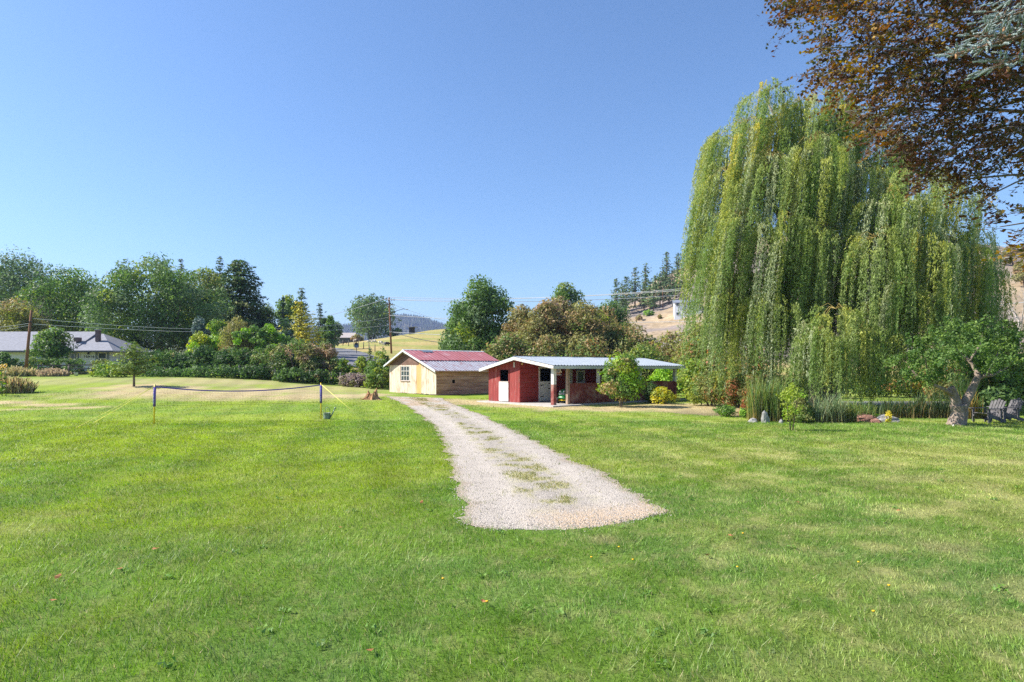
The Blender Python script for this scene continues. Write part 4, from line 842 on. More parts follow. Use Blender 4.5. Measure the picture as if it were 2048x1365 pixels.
def conifer(name, label, cat, px, d, top, wpx, pal, trunk=.06, droop=.25, whorl=None, leaf=None, group=None, seed=1, taper=1.0, dens=1.0, irregular=.2, bark=None, mat=None, base_r=1.0, x=None, H=None, rise=0.0):
    x0 = X(px, d) if x is None else x; z0 = tz(x0, d); H = H or (CAMH + (HY - top) / F * d - z0); Rm = wpx / 2 * d / F
    rg = np.random.default_rng(seed); t = thing(name, label, cat, (x0, d, z0), 0, group)
    leaf = leaf or max(.10, .0040 * d); nw = whorl or max(10, int(H * 1.7 / max(.4, leaf * 1.6)))
    C = []; A = []; col_ = []; m = MB(); m.tube([(0, 0, -.2), (0, 0, H * .5), (0, 0, H * .99)], [H * .018 + .03, H * .012 + .02, .012], 8)
    for i in range(nw):
        f = (i + rg.uniform(-.3, .3)) / nw; f = min(max(f, 0), .985); h = H * (trunk + (1 - trunk) * f)
        rr = Rm * ((1 - f) ** taper) * (base_r + (1 - base_r) * min(1, f * 4)) + Rm * .04
        nb = max(4, int(5 + 5 * (1 - f)))
        for b in range(nb):
            a = 2 * math.pi * (b + rg.random()) / nb; L = rr * rg.uniform(1 - irregular * 2, 1 + irregular * .6)
            if L < .05: continue
            dr = np.array([math.cos(a), math.sin(a), 0]); ns = max(3, int(dens * 3.2 * L / leaf * (1.0 + .5 * L / Rm)))
            s = rg.random(ns) ** .75; side = np.array([-dr[1], dr[0], 0])
            sp = (1 - s) * .10 * L + .42 * leaf + .16 * L * np.sin(np.pi * s)
            p = np.array([0, 0, h]) + dr * (s * L)[:, None] + np.array([0, 0, 1.0]) * (rise * s * L - droop * L * s ** 1.6 + .10 * L * np.clip(s - .7, 0, 1))[:, None] + side * (rg.normal(0, 1, ns) * sp)[:, None] + rg.normal(0, leaf * .22, (ns, 3))
            C.append(p); A.append(dr * 1.0 + side * rg.normal(0, .6, (ns, 1)) + rg.normal(0, .25, (ns, 3))); bc = pick(pal, 1, rg)
            col_.append((bc * .6 + pick(pal, ns, rg) * .4) * rg.uniform(.75, 1.25, (ns, 1)) * LG)
            if i % 2 == 0 and L > .5: m.tube([(0, 0, h), tuple(np.array([0, 0, h]) + dr * L * .8 + np.array([0, 0, rise * .8 * L - droop * L * .6]))], [.02 + .006 * L, .008], 4, False)
    C = np.concatenate(C); A = np.concatenate(A); col_ = np.concatenate(col_); n = len(C)
    N = np.array([0, 0, 1.0]) + rg.normal(0, .55, (n, 3)) + unit(C * np.array([1, 1, 0]) + 1e-6) * .45
    V, Fc, k = leaf_geo(C, leaf * rg.uniform(.8, 1.5, n), leaf * rg.uniform(.4, .7, n), N, A, False, rg)
    np_obj('crown', V, Fc, NEEDLE, t, np.repeat(col_, k, 0)); m.build('trunk', bark or BARK, t); return t

DKG = (.030, .058, .018); MIDG = (.074, .122, .031); GRYG = (.085, .118, .060); YELG = (.16, .19, .030); OLV = (.135, .135, .045); BRN = (.19, .130, .065); GOLD = (.36, .30, .03); BLUE = (.075, .105, .095); LIME = (.14, .24, .025); RUST = (.24, .09, .04); PINKB = (.25, .175, .12); SILV = (.16, .19, .12)

# --- trees behind the pale house, left of the picture
g1 = 'trees behind the pale house'
plant('deciduous_tree', 'tall grey-green tree cut by the left edge of the photo', 'tree', 22, 118, 508, 165, [(GRYG, 3), (MIDG, 1), (DKG, .6)], 'round', .18, cov=1.9, nclump=75, lump=.4, group=g1, seed=1, leaf=.46)
plant('deciduous_tree', 'broad green tree between the grey-green tree and the big elm', 'tree', 140, 104, 543, 165, [(MIDG, 3), (YELG, .7), (DKG, 1)], 'round', .12, cov=2.2, nclump=80, group=g1, seed=2)
plant('elm_tree', 'huge billowing elm standing right of the chimney', 'tree', 318, 94, 521, 208, [(MIDG, 3), (GRYG, 2), (DKG, 1), (YELG, .5)], 'round', .10, cov=2.6, nclump=130, lump=.36, group=g1, seed=13, crad=2.1)
plant('deciduous_tree', 'low bright green tree closing the gap right of the house roof', 'tree', 232, 97, 628, 130, [(MIDG, 3), (YELG, .8), (DKG, .6)], 'dome', .08, cov=2.4, nclump=60, group=g1, seed=3)
plant('deciduous_tree', 'brownish-green tree rising over the roof at the left edge', 'tree', 28, 92, 603, 110, [(OLV, 2), (YELG, 1), (BRN, .6)], 'dome', .2, group=g1, seed=4, nclump=40)
def bare(name, label, px, d, top, wpx, seed, bark):
    x0 = X(px, d); z0 = tz(x0, d); H = CAMH + (HY - top) / F * d - z0; Rm = wpx / 2 * d / F; t = thing(name, label, 'tree', (x0, d, z0)); rg = random.Random(seed); m = MB()
    def br(p, dirv, L, r, lev):
        e = p + dirv * L; m.tube([p, (p + e) / 2 + Vector((rg.uniform(-.06, .06), 0, 0)) * L, e], [r, r * .8, r * .55], 4, False)
        if lev == 0: return
        for k in range(3):
            dv = (dirv + Vector((rg.uniform(-.9, .9), rg.uniform(-.9, .9), rg.uniform(-.1, .6)))).normalized(); br(p + dirv * L * rg.uniform(.55, 1), dv, L * rg.uniform(.55, .78), r * .55, lev - 1)
    br(Vector((0, 0, -.2)), Vector((.03, 0, 1)), H * .38, H * .02, 5); m.build('branches', bark, t)
bare('bare_tree', 'leafless pinkish-grey tree between the leafy trees at the far left', 62, 98, 572, 70, 4, pm('pinkish_bark', [(.3, (.24, .18, .17)), (.7, (.36, .28, .27))], (5, 5, 5)))
conifer('blue_spruce', 'slim grey-green spruce tip rising behind the elm', 'tree', 362, 128, 515, 62, [(BLUE, 2), (GRYG, 1)], droop=.3, seed=5, group=g1)
plant('maple_tree', 'yellow-green maple between the elm and the dark cedar', 'tree', 408, 112, 540, 80, [(YELG, 1.5), (MIDG, 2), (OLV, 1)], 'round', .15, group=g1, seed=6, nclump=60)
conifer('spruce_tree', 'tallest dark spruce standing left behind the dense cedar', 'tree', 440, 122, 510, 80, [(MIDG, 1), (BLUE, 1.4), (DKG, 1)], droop=.15, rise=.15, seed=7, group=g1, taper=.8)
conifer('cedar_tree', 'massive dark green cedar with layered boughs', 'tree', 480, 104, 517, 150, [(DKG, 2.4), (MIDG, 1.2), (OLV, .5)], droop=.22, seed=8, group=g1, taper=.42, dens=2.0, leaf=.50, irregular=.16, base_r=.95)
plant('weeping_birch', 'thin pale weeping tree right of the dark cedar', 'tree', 533, 108, 600, 36, [(YELG, 1), (GRYG, 2)], 'column', .1, strands=True, seed=9, nclump=35, aspect=.3, group=g1)
conifer('spruce_tree', 'dark blue-green spruce left of the golden conifer', 'tree', 566, 104, 592, 50, [(DKG, 2), (BLUE, 1)], droop=.3, seed=10, group=g1)
plant('deciduous_tree', 'small mid-green tree squeezed behind the golden conifer', 'tree', 575, 112, 590, 46, [(MIDG, 1), (YELG, .6)], 'round', .2, seed=31, nclump=30, group=g1)
conifer('pine_tree', 'grey-green pine whose tip rises above the golden conifer', 'tree', 603, 112, 574, 56, [(GRYG, 2), (MIDG, 1)], droop=.0, rise=.25, seed=11, group=g1, taper=.75)
conifer('golden_conifer', 'golden-yellow conifer with tiered branches', 'tree', 600, 92, 599, 128, [(GOLD, 1.6), ((.27, .25, .03), 2), (OLV, 1), (YELG, 1.4)], droop=.05, rise=.12, seed=12, group=g1, taper=.75, irregular=.3, dens=.8)
conifer('fir_tree', 'dark fir with flat branch tiers behind the two columnar cedars', 'tree', 641, 128, 604, 46, [(DKG, 2), (BLUE, .7)], droop=-.05, seed=14, group=g1, irregular=.28)
plant('columnar_cedar', 'left one of two narrow columnar cedars', 'tree', 650, 118, 632, 15, [(MIDG, 1), (DKG, .4)], 'column', .03, seed=15, nclump=40, cov=3.5, group='columnar cedars', leaf=.35)
plant('columnar_cedar', 'right one of two narrow columnar cedars', 'tree', 661, 117, 631, 15, [(MIDG, 1.4), (LIME, .2), (DKG, .4)], 'column', .03, seed=16, nclump=40, cov=3.5, group='columnar cedars', leaf=.35)
plant('deciduous_tree', 'pale round tree just right of the columnar cedars', 'tree', 668, 140, 640, 30, [(GRYG, 2), (MIDG, 1)], 'round', .15, seed=17, nclump=25, group=g1)
plant('cottonwood_tree', 'lone round cottonwood behind the pole with bare grey twigs', 'tree', 742, 246, 591, 96, [(GRYG, 2), (MIDG, 1.6), (OLV, .7), (DKG, .8)], 'round', .06, cov=2.0, nclump=90, seed=18, leaf=.95, lump=.2)
plant('hedgerow_shrub', 'dark shrub at the foot of the cottonwood', 'shrub', 790, 240, 655, 34, [(DKG, 2), (MIDG, 1)], 'dome', .02, seed=19, nclump=18, parts=BUSHP)
plant('hedgerow_shrub', 'orange-green shrub between the farm house and the cottonwood', 'shrub', 712, 232, 668, 26, [(BRN, 1), (OLV, 1)], 'dome', .02, seed=20, nclump=14, parts=BUSHP)
# --- garden plants in the middle left
g2 = 'garden shrubs beyond the lawn'
plant('blue_spruce', 'small blue spruce tucked under the elm', 'tree', 398, 84, 636, 46, [(BLUE, 2), ((.05, .075, .07), 1)], 'cone', .05, seed=21, nclump=35, group=g2)
plant('golden_shrub', 'bright yellow-green shrub below the elm', 'shrub', 398, 80, 664, 62, [(YELG, 1.5), ((.28, .27, .03), 1), (LIME, 1)], 'dome', .05, seed=22, nclump=40, group=g2, parts=BUSHP)
plant('light_green_shrub', 'pale green shrub left of the weeping mound', 'shrub', 437, 82, 634, 52, [(LIME, 1), (YELG, 1), (MIDG, 1)], 'dome', .05, seed=23, nclump=40, group=g2, parts=BUSHP)
plant('weeping_mulberry', 'weeping mound of olive-brown trailing branches', 'tree', 478, 80, 634, 74, [(OLV, 2), (BRN, 1.3), (YELG, .7)], 'dome', .1, strands=True, seed=24, nclump=60, aspect=.3, group=g2)
plant('feathery_shrub', 'vivid green feathery shrub in front of the dark cedar', 'shrub', 522, 78, 650, 86, [(LIME, .5), (MIDG, 2)], 'vase', .05, seed=25, nclump=70, group=g2, parts=BUSHP, crad=.55)
plant('blue_spruce', 'dark blue-green spruce skirt below the golden conifer', 'tree', 572, 84, 640, 60, [(BLUE, 1), (DKG, 1.4)], 'cone', .05, seed=26, nclump=40, group=g2)
g3 = 'shrubs along the back fence'
BR = [(330, 66, 700, 120, [(DKG, 2), (MIDG, 1.2)], 'deep green shrub right of the young pine'), (400, 67, 690, 120, [(DKG, 2), (MIDG, 1.5)], 'dark rounded shrub under the golden shrub'), (470, 66, 694, 110, [(DKG, 2.4), (MIDG, 1), (OLV, .3)], 'darkest shrub in the row along the fence'), (350, 63, 738, 130, [(DKG, 1.4), (MIDG, 1.6)], 'low leafy groundcover shrub behind the young pine'), (440, 63, 730, 110, [(DKG, 2), (MIDG, 1)], 'low dark shrub at the lawn edge'),
      (540, 65, 690, 90, [(OLV, 1.5), (MIDG, 1.6), (PINKB, .8)], 'olive shrub with pinkish seed heads'), (600, 64, 676, 110, [(MIDG, 2), (OLV, 1.4), (PINKB, .6), (DKG, .6)], 'large mixed green shrub below the golden conifer'), (648, 65, 686, 66, [(MIDG, 1), (PINKB, 1.2), (OLV, 1)], 'pink-tinged shrub at the right end of the shrub row'), (515, 63, 728, 70, [(DKG, 2), (MIDG, 1)], 'dim shrub behind the wire fence posts'),
      (690, 63.5, 716, 46, [(MIDG, 1.2), (YELG, .8)], 'yellow-green bush below the road'), (724, 63, 714, 46, [(MIDG, 1), (YELG, 1)], 'small yellowish bush left of the conifer tip'), (762, 61, 702, 62, [(MIDG, 2), (YELG, .6), (DKG, .5)], 'leafy bush in front of the utility pole'), (712, 60.5, 745, 60, [((.17, .13, .12), 2), (OLV, .8)], 'mauve-brown dry bush beside the low fence'), (757, 59, 735, 56, [(YELG, 1), (MIDG, 1.2), (OLV, .5)], 'yellow-green bush against the left corner of the shed'), (585, 61.5, 735, 80, [(DKG, 2), (MIDG, 1.3)], 'low green bush in the shade of the shrub row'), (640, 61.5, 740, 60, [(DKG, 2), (MIDG, 1), (BRN, .4)], 'low shaded bush left of the mauve-brown bush')]
for i, (px, d, top, w, pal, lab) in enumerate(BR): plant('shrub', lab, 'shrub', px, d, top, w, pal, 'dome', .02, seed=40 + i, nclump=55, cov=2.8, group=g3, parts=BUSHP, dep=.6, leaf=.27)
conifer('young_conifer', 'small upright grey-green conifer tip rising from the bushes', 'tree', 740, 62, 690, 20, [(GRYG, 1), (OLV, 1)], droop=-.2, rise=.4, seed=60)
conifer('pine_tree', 'young pine standing alone on the dry lawn behind the net', 'tree', 268, 50, 684, 92, [((.11, .155, .035), 2), (YELG, 1), (MIDG, .8)], trunk=.26, droop=-.05, rise=.28, seed=61, taper=.62, leaf=.20, irregular=.25, dens=.9, bark=BARK_GREY, base_r=.85)
plant('bush', 'yellow-green bush left of the young pine', 'shrub', 222, 62, 724, 84, [(YELG, 1), (MIDG, 1.4), (LIME, .5)], 'dome', .02, seed=62, nclump=40, parts=BUSHP, dep=.7, leaf=.26)
plant('garden_tree', 'small dark leafy tree in front of the pale house', 'tree', 103, 75, 656, 62, [(MIDG, 2), (DKG, 1), (YELG, .5)], 'round', .12, seed=63, nclump=55, leaf=.30)
def hedge(label, p0, p1, d, top, dep, pal, seed):
    px = (p0 + p1) / 2; return plant('clipped_hedge', label, 'hedge', px, d, top, (p1 - p0), pal, 'box', .02, seed=seed, nclump=300, cov=4.0, crad=.30, dep=dep, parts=BUSHP, leaf=.22, group='clipped hedges before the house', lump=0)
hedge('long flat-topped hedge under the house windows', -40, 168, 72, 719, .1, [(MIDG, 2), (DKG, 1), (OLV, .5)], 64); hedge('short flat-topped hedge right of the gap, below the right window', 186, 222, 72, 723, .35, [(OLV, 1), (MIDG, 1), (YELG, .5)], 65)
plant('bush', 'pale-flowered bush by the left edge under the window', 'shrub', 8, 71, 706, 40, [(MIDG, 2), ((.5, .52, .4), .25)], 'dome', .02, seed=66, nclump=20, parts=BUSHP, leaf=.24)
# --- big tree and thicket behind the barn
plant('maple_tree', 'big dense green tree behind the gap between shed and barn', 'tree', 962, 74, 553, 136, [(MIDG, 3), (DKG, 1.2), (GRYG, .6), (YELG, .3)], 'dome', .08, cov=2.8, nclump=120, seed=70, lump=.3, leaf=.36, crad=1.5)
plant('hedgerow_tree', 'grey-green bush at the lower left of the big green tree', 'shrub', 912, 78, 630, 60, [(GRYG, 1), (MIDG, 1.5)], 'dome', .03, seed=71, nclump=40, parts=BUSHP)
TH = [(1052, 70, 606, 120, [(BRN, 1.2), (OLV, 2), (PINKB, .5)], 'brownish thicket tree next to the big green tree'), (1130, 72, 596, 150, [(BRN, 1.1), (OLV, 2), (PINKB, .5)], 'tallest rust-brown thicket tree behind the barn ridge'), (1208, 70, 614, 130, [(BRN, 1), (OLV, 2), (YELG, .5)], 'olive-brown thicket tree right of the tallest one'), (1092, 68, 606, 120, [(BRN, 1), (OLV, 2), (PINKB, .4)], 'olive-brown thicket tree left of the tallest one'), (1168, 67, 604, 120, [(OLV, 2.2), (BRN, 1), (MIDG, .4)], 'thicket tree in the dip right of the tallest one'), (1245, 68, 640, 110, [(OLV, 2), (BRN, .8), (MIDG, .6)], 'thicket tree before the foot of the hillside'), (1130, 86, 570, 110, [(MIDG, 2), (YELG, .6), (GRYG, .8)], 'green treetop showing above the brown thicket'), (1222, 84, 600, 90, [(MIDG, 2), (DKG, 1)], 'darker green treetop at the foot of the hillside pines'),
      (1275, 66, 654, 110, [(OLV, 1.6), (BRN, 1), (MIDG, .8)], 'olive thicket tree below the hillside'), (1340, 62, 664, 100, [(OLV, 1.6), (YELG, .6), (BRN, 1), (RUST, .4)], 'mixed autumn thicket tree left of the willow'), (1398, 56, 648, 110, [(OLV, 1.6), (YELG, .8), (BRN, .8)], 'olive thicket tree half hidden by the left edge of the willow'), (1020, 64, 668, 110, [(OLV, 1), (MIDG, 1.5), (BRN, .5)], 'green-brown undergrowth behind the shed roof end'), (1100, 63, 665, 110, [(OLV, 1.5), (MIDG, .8), (BRN, 1)], 'brown undergrowth behind the barn ridge'), (1180, 61, 672, 110, [(OLV, 1.2), (MIDG, .8), (BRN, 1), (RUST, .2)], 'mixed undergrowth behind the middle of the barn roof'),
      (1290, 56, 690, 110, [(YELG, 1), (OLV, 1), (MIDG, 1)], 'yellow-green undergrowth behind the porch end'), (1400, 50, 672, 100, [(OLV, 1), (YELG, 1), (MIDG, .8), (RUST, .3)], 'yellowing bush right of the barn roof'), (1390, 46.5, 718, 66, [(YELG, 1.6), (MIDG, .9), (LIME, .5)], 'low yellow-green bush beside the porch end'), (1440, 46, 700, 80, [(OLV, 1), (MIDG, 1), (RUST, .6), (YELG, .6)], 'rusty-leaved bush between the porch and the willow'), (1500, 44, 690, 90, [(OLV, 1), (MIDG, 1.2), (RUST, .4)], 'shaded bush under the left side of the willow')]
for i, (px, d, top, w, pal, lab) in enumerate(TH): plant('thicket_tree' if top < 640 else 'thicket_shrub', lab, 'tree' if top < 640 else 'shrub', px, d, top, w, pal, 'dome', .03, seed=80 + i, nclump=95, cov=2.7, group='autumn thicket behind the barn', parts=('crown', 'trunk') if top < 640 else BUSHP, dep=.6, leaf=.26 if d < 60 else .32, crad=1.1, lump=.25)
plant('bright_shrub', 'vivid lime-green shrub seen through the open porch', 'shrub', 1326, 50, 735, 60, [(LIME, 2), ((.20, .30, .03), 1)], 'dome', .02, seed=97, nclump=40, parts=BUSHP, leaf=.2)
# --- plants close to the barn
plant('lilac_tree', 'small two-stemmed green tree standing in front of the barn porch', 'tree', 1242, 35.6, 704, 84, [(MIDG, 2.2), (LIME, 1), (YELG, .8), (BRN, .15)], 'round', .13, tr=.05, seed=98, nclump=60, cov=2.3, leaf=.15, quad=True, aspect=.75, crad=.42, bark=BARK_GREY, limb=14)
t_ = bpy.data.objects['lilac_tree']; MB().tube([(.0, 0, -.1), (.10, .03, .35), (.22, .05, .9), (.3, .05, 1.6)], [.06, .045, .04, .02], 7).build('trunk', BARK_GREY, t_)
plant('golden_bush', 'golden-yellow bush against the porch half wall', 'shrub', 1328, 38.6, 773, 46, [(GOLD, .6), (YELG, 2), ((.26, .24, .03), 1)], 'dome', .02, seed=99, nclump=45, parts=BUSHP, leaf=.14, cov=1.9, aspect=.8)
plant('dark_bush', 'dark green bush in the porch shade beside the golden bush', 'shrub', 1305, 39.6, 762, 44, [(DKG, 2), (MIDG, .6)], 'dome', .02, seed=100, nclump=30, parts=BUSHP, leaf=.13, cov=2)
# --- hillside pines
HP = [(1232, 232, 556, 30), (1252, 226, 551, 36), (1270, 236, 535, 34), (1291, 240, 526, 30), (1310, 262, 552, 22), (1333, 250, 503, 30), (1356, 262, 504, 26), (1326, 238, 532, 34), (1345, 240, 540, 30), (1376, 255, 482, 36), (1395, 250, 478, 38), (1246, 215, 570, 30), (1288, 225, 562, 26), (1300, 222, 560, 30), (2032, 240, 520, 30), (2052, 236, 512, 34), (1320, 225, 546, 28), (1338, 222, 560, 24), (1352, 228, 550, 28), (1307, 215, 574, 22), (1366, 232, 538, 30)]
NM = ['leftmost', 'second', 'third', 'fourth', 'small far', 'tall spiky', 'grey-green upper', 'bushy mid-slope', 'brownish mid-slope', 'tall upper', 'topmost', 'lower left', 'lower middle', 'short lower right', 'thin right-hand slope', 'right-edge slope', 'dense mid-slope', 'short mid-slope', 'round-topped mid-slope', 'small lowest', 'shaggy upper']
for i, (px, d, top, w) in enumerate(HP):
    conifer('hillside_pine', f'{NM[i]} pine on the rocky hillside beside the willow' if i < 14 or i > 15 else f'{NM[i]} pine seen past the right side of the willow', 'tree', px, d, top, w, [(GRYG, 1.6), (MIDG, 1), (DKG, 1), (BRN, .15 if i != 8 else 1.2)], trunk=.16, droop=.02, rise=.12, seed=120 + i, taper=.5, irregular=.42, leaf=.85, group='pines on the rocky hillside', dens=.62, bark=BARK_RED)
for i, (px, d, top, w, lab) in enumerate([(1299, 205, 592, 18, 'bright green scrub bush on the bare slope'), (1320, 196, 616, 9, 'tiny round bush beside the hillside pole'), (1278, 200, 600, 14, 'brown scrub bush at the bottom of the slope'), (1340, 245, 580, 20, 'dull scrub bush in the scree'), (1365, 235, 560, 22, 'dry scrub bush high on the slope'), (2028, 190, 545, 40, 'brown scrub on the slope right of the willow'), (2050, 170, 560, 44, 'olive scrub at the right edge on the slope')]):
    plant('scrub_bush', lab, 'shrub', px, d, top, w, [(LIME if i == 0 else OLV, 1), (MIDG if i == 0 else BRN, 1)], 'dome', .02, seed=150 + i, nclump=14, parts=BUSHP, group='scrub on the hillside', H=max(1.5, w * .12 if i < 5 else 8))
# ------------------------------------------------------------------ weeping willow
def willow():
    bx, by = X(1650, 36.5), 36.5; t = thing('weeping_willow', 'huge weeping willow with long hanging curtains of leaves beside the pond', 'tree', (bx, by, 0)); rg = np.random.default_rng(77)
    D = [(1525, 180, 37.5, 1.5, 0), (1600, 205, 37.5, 2.4, 0), (1685, 212, 38.5, 2.2, 0), (1745, 268, 38, 1.9, 0), (1492, 245, 36.5, 1.9, 0), (1455, 262, 37.5, 1.2, 0), (1440, 325, 37, 1.1, 0), (1765, 310, 37, 1.5, 0), (1650, 190, 38, 1.6, 0), (1625, 285, 35.5, 2.4, 0), (1545, 315, 35, 2.1, 0), (1455, 345, 35.5, 1.6, 0), (1700, 330, 36, 2.2, 0), (1442, 430, 36, 1.2, 0), (1485, 430, 34, 1.7, 0), (1565, 440, 33.8, 1.9, 0), (1645, 455, 34, 1.8, 0), (1430, 535, 35.5, .95, 0), (1466, 580, 33.8, 1.2, 0), (1545, 590, 33, 1.5, 0), (1590, 500, 37, 2.5, 0), (1500, 560, 37, 2.0, 0),
         (1832, 338, 34, 2.1, 1), (1775, 385, 33, 1.7, 1), (1892, 372, 34, 1.8, 1), (1750, 475, 32, 1.5, 1), (1830, 465, 31.8, 1.6, 1), (1905, 475, 33, 1.5, 1), (1950, 462, 34, 1.2, 1), (1800, 570, 31, 1.4, 1), (1878, 590, 31.2, 1.4, 1), (1945, 610, 32.8, 1.0, 1), (1978, 545, 34, .9, 1), (1860, 480, 36.5, 2.2, 1), (1720, 560, 34, 1.7, 1),
         (1672, 618, 30.4, 1.3, 2), (1640, 660, 30, .95, 2), (1722, 655, 30.4, .9, 2), (1770, 670, 30.8, .9, 2)]
    Cs, As, cols, Ns = [], [], [], []; m = MB(); tw = MB()
    base = np.array([bx, by, 0.0]); fork = np.array([bx - .4, by, 4.2])
    m.tube([(0, 0, -.3), (-.1, 0, 1.5), tuple(fork - base), (-1.2, .3, 9.0), (-1.8, .6, 12.6)], [.95, .72, .62, .34, .12], 12)
    m.tube([(0.1, 0, 2.2), (2.6, -1.2, 5.2), (4.3, -2.2, 8.6)], [.55, .40, .2], 9)
    pal = [((.115, .148, .050), 3), ((.085, .125, .034), 2.2), ((.165, .180, .045), 2.0), ((.17, .19, .11), 1.3)]
    for px, py, d, Rr, kind in D:
        c = np.array(P(px, py, d)); mid = base + np.array([0, 0, 3.5 + .3 * (c[2])]) * np.array([1, 1, 1]); mid[:2] = base[:2] * .62 + c[:2] * .38
        s0 = np.array([bx - .6, by + .1, min(c[2] * .55, 7.5)]) if kind == 0 else np.array([bx + 2.4, by - 1.1, min(c[2] * .55, 5.0)])
        m.tube([tuple(s0 - base), tuple((s0 * .45 + c * .55) - base + np.array([0, 0, .12 * c[2]])), tuple(c - base - np.array([0, 0, .25]))], [.17, .11, .035], 6)
        nb = int(7.0 * Rr ** 2) + 9
        for b in range(nb):
            a = rg.uniform(0, 2 * math.pi); rho = math.sqrt(rg.random()); o = np.array([math.cos(a), math.sin(a), 0])
            st = c + o * Rr * rho + np.array([0, 0, -.62 * Rr * rho ** 2 + rg.normal(0, .22)])
            if c[2] > 8: L0 = rg.uniform(2.0, 8.0)
            else: L0 = rg.uniform(2.0, 5.6)
            zmin = rg.uniform(.15, 1.9) if kind != 1 else rg.uniform(1.0, 2.6)
            L0 = min(L0, max(.8, st[2] - zmin)); lean = (-.16 if c[2] > 10 else -.05) + rg.normal(0, .03)
            gold = rg.random() < .045; bc = pick(pal, 1, rg)[0]
            if gold: bc = np.array([.22, .20, .045])
            if rho < .6: tw.tube([tuple(c - base), tuple((c + st) / 2 - base + np.array([0, 0, .18 * Rr])), tuple(st - base)], [.018, .013, .008], 3, False)
            for s in range(rg.integers(8, 14)):
                p0 = st + rg.normal(0, .14, 3) * np.array([1, 1, .5]); L = L0 * rg.uniform(.55, 1.12); L = min(L, max(.5, p0[2] - .08)); n = int(L / .062)
                tt = np.sort(rg.random(n)) * L; out = .45 * (1 - np.exp(-tt * 2.0)) * rg.uniform(.4, 1.3)
                sw = rg.normal(0, .05)
                pos = p0 + o * out[:, None] + np.stack([lean * tt + sw * np.sin(tt * 1.3), rg.normal(0, .03) * tt, -tt + .15 * np.sin(np.minimum(tt * 3, 3.14))], 1) + rg.normal(0, .025, (n, 3))
                A = np.array([0, 0, -1.0]) + rg.normal(0, .42, (n, 3)); Cs.append(pos); As.append(A)
                f = np.clip(tt / max(L, .1), 0, 1)[:, None]; g = np.array([.30, .25, .05]); w = (.2 if not gold else .5) * np.exp(-f * 6)
                cc = bc * (1 - w) + g * w; cols.append(cc * rg.uniform(.7, 1.35, (n, 1)) * LG * 1.2)
                Ns.append(o * .55 + rg.normal(0, .8, (n, 3)))
    C = np.concatenate(Cs) - base; n = len(C); s = rg.uniform(.75, 1.3, n)
    V, Fc, k = leaf_geo(C, .15 * s, .040 * s, np.concatenate(Ns), np.concatenate(As), False, rg)
    np_obj('crown', V, Fc, LEAF, t, np.repeat(np.concatenate(cols), k, 0)); m.build('trunk', BARK_GREY, t); tag(tw.build('twigs', flat('golden_twig', (.34, .25, .07)), t), kind='stuff')
    print('willow leaves', n)
willow()

# ------------------------------------------------------------------ apple tree
def gnarl(o, amp):
    # furrows and bumps in the bark as real relief
    me = o.data; n = len(me.vertices); v = np.zeros(n * 3, np.float32); me.vertices.foreach_get('co', v); v = v.reshape(-1, 3); nn = np.zeros(n * 3, np.float32); me.vertex_normals.foreach_get('vector', nn); nn = nn.reshape(-1, 3)
    a = np.arctan2(nn[:, 1], nn[:, 0]); v += nn * (amp * ((fbm(a * 2.2 + 9, v[:, 2] * 1.6 + v[:, 0], 85, 4) - .5) * 2.4))[:, None]; me.vertices.foreach_set('co', v.ravel()); me.update()
def dense(pts, rad, k=6):
    # resample a limb finely with a slightly crooked course
    p = np.array(pts, float); t = np.linspace(0, len(p) - 1, (len(p) - 1) * k + 1); i = np.arange(len(p)); q = np.stack([np.interp(t, i, p[:, c]) for c in range(3)], 1); r = np.interp(t, i, rad)
    for _ in range(3): q[1:-1] = (q[:-2] + 2 * q[1:-1] + q[2:]) / 4
    return [tuple(x) for x in q], list(r)
